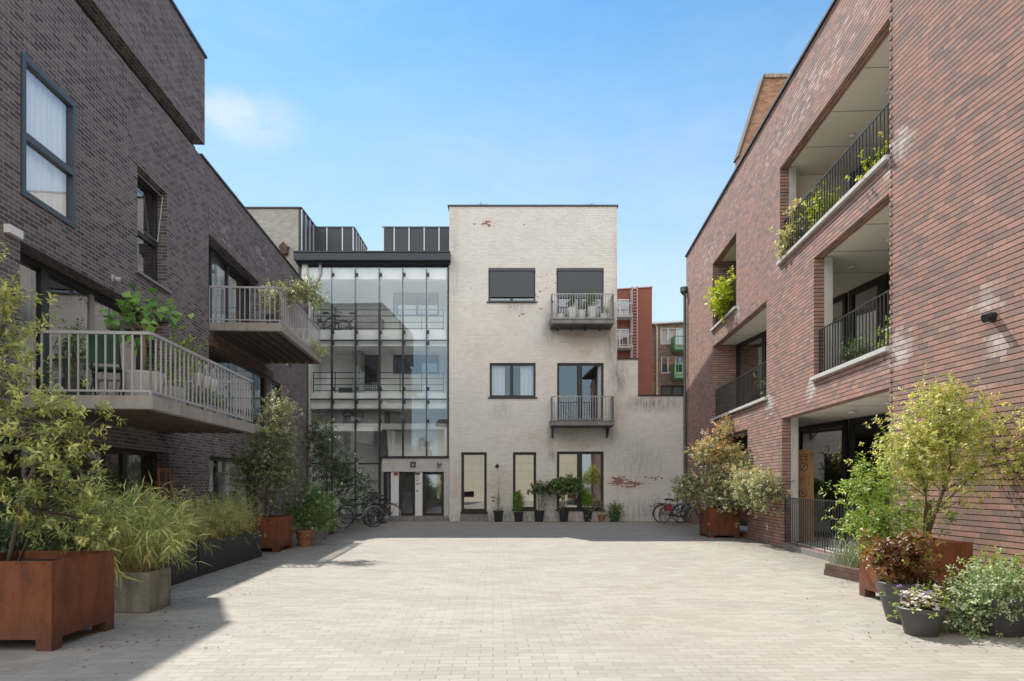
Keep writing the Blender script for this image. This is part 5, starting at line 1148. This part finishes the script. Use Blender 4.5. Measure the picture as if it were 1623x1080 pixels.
a = gp(547,838); bike('silver mudguarded bicycle with a red tail lamp, leftmost by the glass front', (a[0]+.35,a[1]+.3,0), R(38), (.25,.26,.28), .08, True, chrome_guard=True, basket=True)
a = gp(570,830.5); bike('dark bicycle with a black crate over its front wheel, against the glass front', (a[0]-.05,a[1]+.5,0), R(32), (.03,.03,.05), .08, False, crate=True)
a = gp(579,832.5); bike('dark green bicycle seen from behind with a small red lamp on its rack', (a[0]+.25,a[1]+.5,0), R(72), (.02,.07,.05), -.06, True)
a = gp(598,833); bike('black bicycle facing the viewer with wide bare silver handlebars', (a[0]-.05,a[1]+.55,0), R(-102), (.03,.03,.03), .07, False, tyre=TYRE, rack=True, bar='flat')
a = gp(611,829); bike('dark green bicycle standing sideways nearest the entrance doors', (a[0]-.35,a[1]+.3,0), R(192), (.02,.08,.05), .06, True, tyre=GREYTYRE)
a = gp(1081,832); bike('black dutch bicycle with red pannier by the garden wall, in front of another', (a[0]+.02,a[1],0), R(8), (.02,.02,.022), .07, True, bag=(.35,.03,.05), tyre=GREYTYRE)
a = gp(1062,828.5); bike('black bicycle with curved handlebars leaning at the garden wall, behind another', (a[0]+.2,a[1],0), R(6), (.03,.03,.035), .07, True)
a = gp(1092,829); bike('blue grey bicycle half hidden by the bronze shrub at the garden wall', (a[0]+.25,a[1]-.1,0), R(170), (.1,.17,.26), -.07, False, bar='flat')
# bicycles kept on the glazed galleries
zg = fz(522)+.004
for px, lab, c, rz in ((505,'white bicycle on the top glazed gallery, at its left end',(.6,.6,.6),170),(519,'dark bicycle on the top glazed gallery, second from the left',(.05,.05,.06),186),(546,'silver grey bicycle on the top glazed gallery, nearest the stair parapet',(.35,.36,.38),176)):
    bike(lab, ((px-CX)*(YF+1.0)/F, YF+1.0+(.35 if px == 519 else 0), zg), R(rz), c, .06, px != 546, group='bicycles on the glazed gallery', bar='flat')
zg = fz(671)+.004
bike('bicycle behind glass on the low gallery, only its pale wheel rims clear', ((540-CX)*(YF+.46)/F, YF+.46, zg), R(183), (.04,.04,.05), .0, False, group='bicycles on the glazed gallery', tyre=GREYTYRE, bar='flat', rack=False)

# ---- cardboard panel behind the ground floor loggia railing
def RB2(x, y): 
    c, s = math.cos(R(-93.47)), math.sin(R(-93.47)); return (5.18+c*x-s*y, s*x+c*y)
YC = 15.75; cx_ = (1278-CX)*YC/F
T = thing('cardboard_box', 'tall flat brown cardboard box with printed handling symbols, standing in the ground floor loggia', 'box', (cx_,YC,.112), R(2))
ww = 24.5*YC/F/2; hh = H+(CY-713)*YC/F-.112
m = MB(); m.box(-ww,ww,0,.12,0,hh); m.build('carton', flat('cardboard', (.4,.235,.115), .9, var=.08, scale=6), T, bevel=.006)
ink = flat('print_ink', (.06,.045,.035), .8)
sc = 1/ (1080/9.818/1.0)
def pz(zy): return (H+(CY-(690+zy/9.818))*YC/F)-.112
def pxx(zx): return (1250+zx/9.818-1278)*YC/F
def ring(zx, zy, r_, name):
    m = MB(); rr_ = r_/9.818*YC/F
    m.tube([(pxx(zx)+rr_*math.cos(k*.2618), -.001, pz(zy)+rr_*math.sin(k*.2618)) for k in range(24)], .008, 4, True)
    d = rr_*.7
    m.tube([(pxx(zx)-d,-.001,pz(zy)+d*(-1 if name == 'no_load_mark' else 1)),(pxx(zx)+d,-.001,pz(zy)-d*(-1 if name == 'no_load_mark' else 1))], .007, 4)
    if name == 'no_load_mark':
        m.tube([(pxx(zx)-d*.8,-.001,pz(zy)-d*.2),(pxx(zx),-.001,pz(zy)+d*.2),(pxx(zx)+d*.2,-.001,pz(zy)+d*.9)], .006, 4)
    else:
        m.box(pxx(zx)-d*.35,pxx(zx)+d*.3,-.003,0,pz(zy)-d*.1,pz(zy)+d*.5); m.tube([(pxx(zx),-.001,pz(zy)),(pxx(zx)-d*.5,-.001,pz(zy)-d*.8)], .009, 4); m.tube([(pxx(zx),-.001,pz(zy)),(pxx(zx)+d*.6,-.001,pz(zy)-d*.6)], .009, 4)
    m.build(name, ink, T)
ring(235,495,62,'no_load_mark'); ring(225,900,62,'no_step_mark')
m = MB(); a, b, c, d = pxx(180), pxx(300), pz(415), pz(300)
m.tube([(a,-.001,c),(b,-.001,c),(b,-.001,d),(a,-.001,d)], .006, 4, True)
for zy in (335,380): m.tube([(pxx(190),-.001,pz(zy)),(pxx(255),-.001,pz(zy))], .006, 4); m.box(pxx(255),pxx(285),-.003,0,pz(zy+11),pz(zy-11))
m.box(pxx(190),pxx(197),-.003,0,pz(405),pz(310)); m.build('arrows_mark', ink, T)
m = MB()
for zx in (345,362): m.box(pxx(zx),pxx(zx+8),-.002,0,pz(395 if zx < 350 else 340),pz(262))
for zx in (175,195,215,235,250): m.box(pxx(zx),pxx(zx+5),-.002,0,pz(790-(zx%40)*2),pz(615+(zx%30)*2))
m.box(pxx(315),pxx(321),-.002,0,pz(770),pz(625)); m.build('print_lines', ink, T)
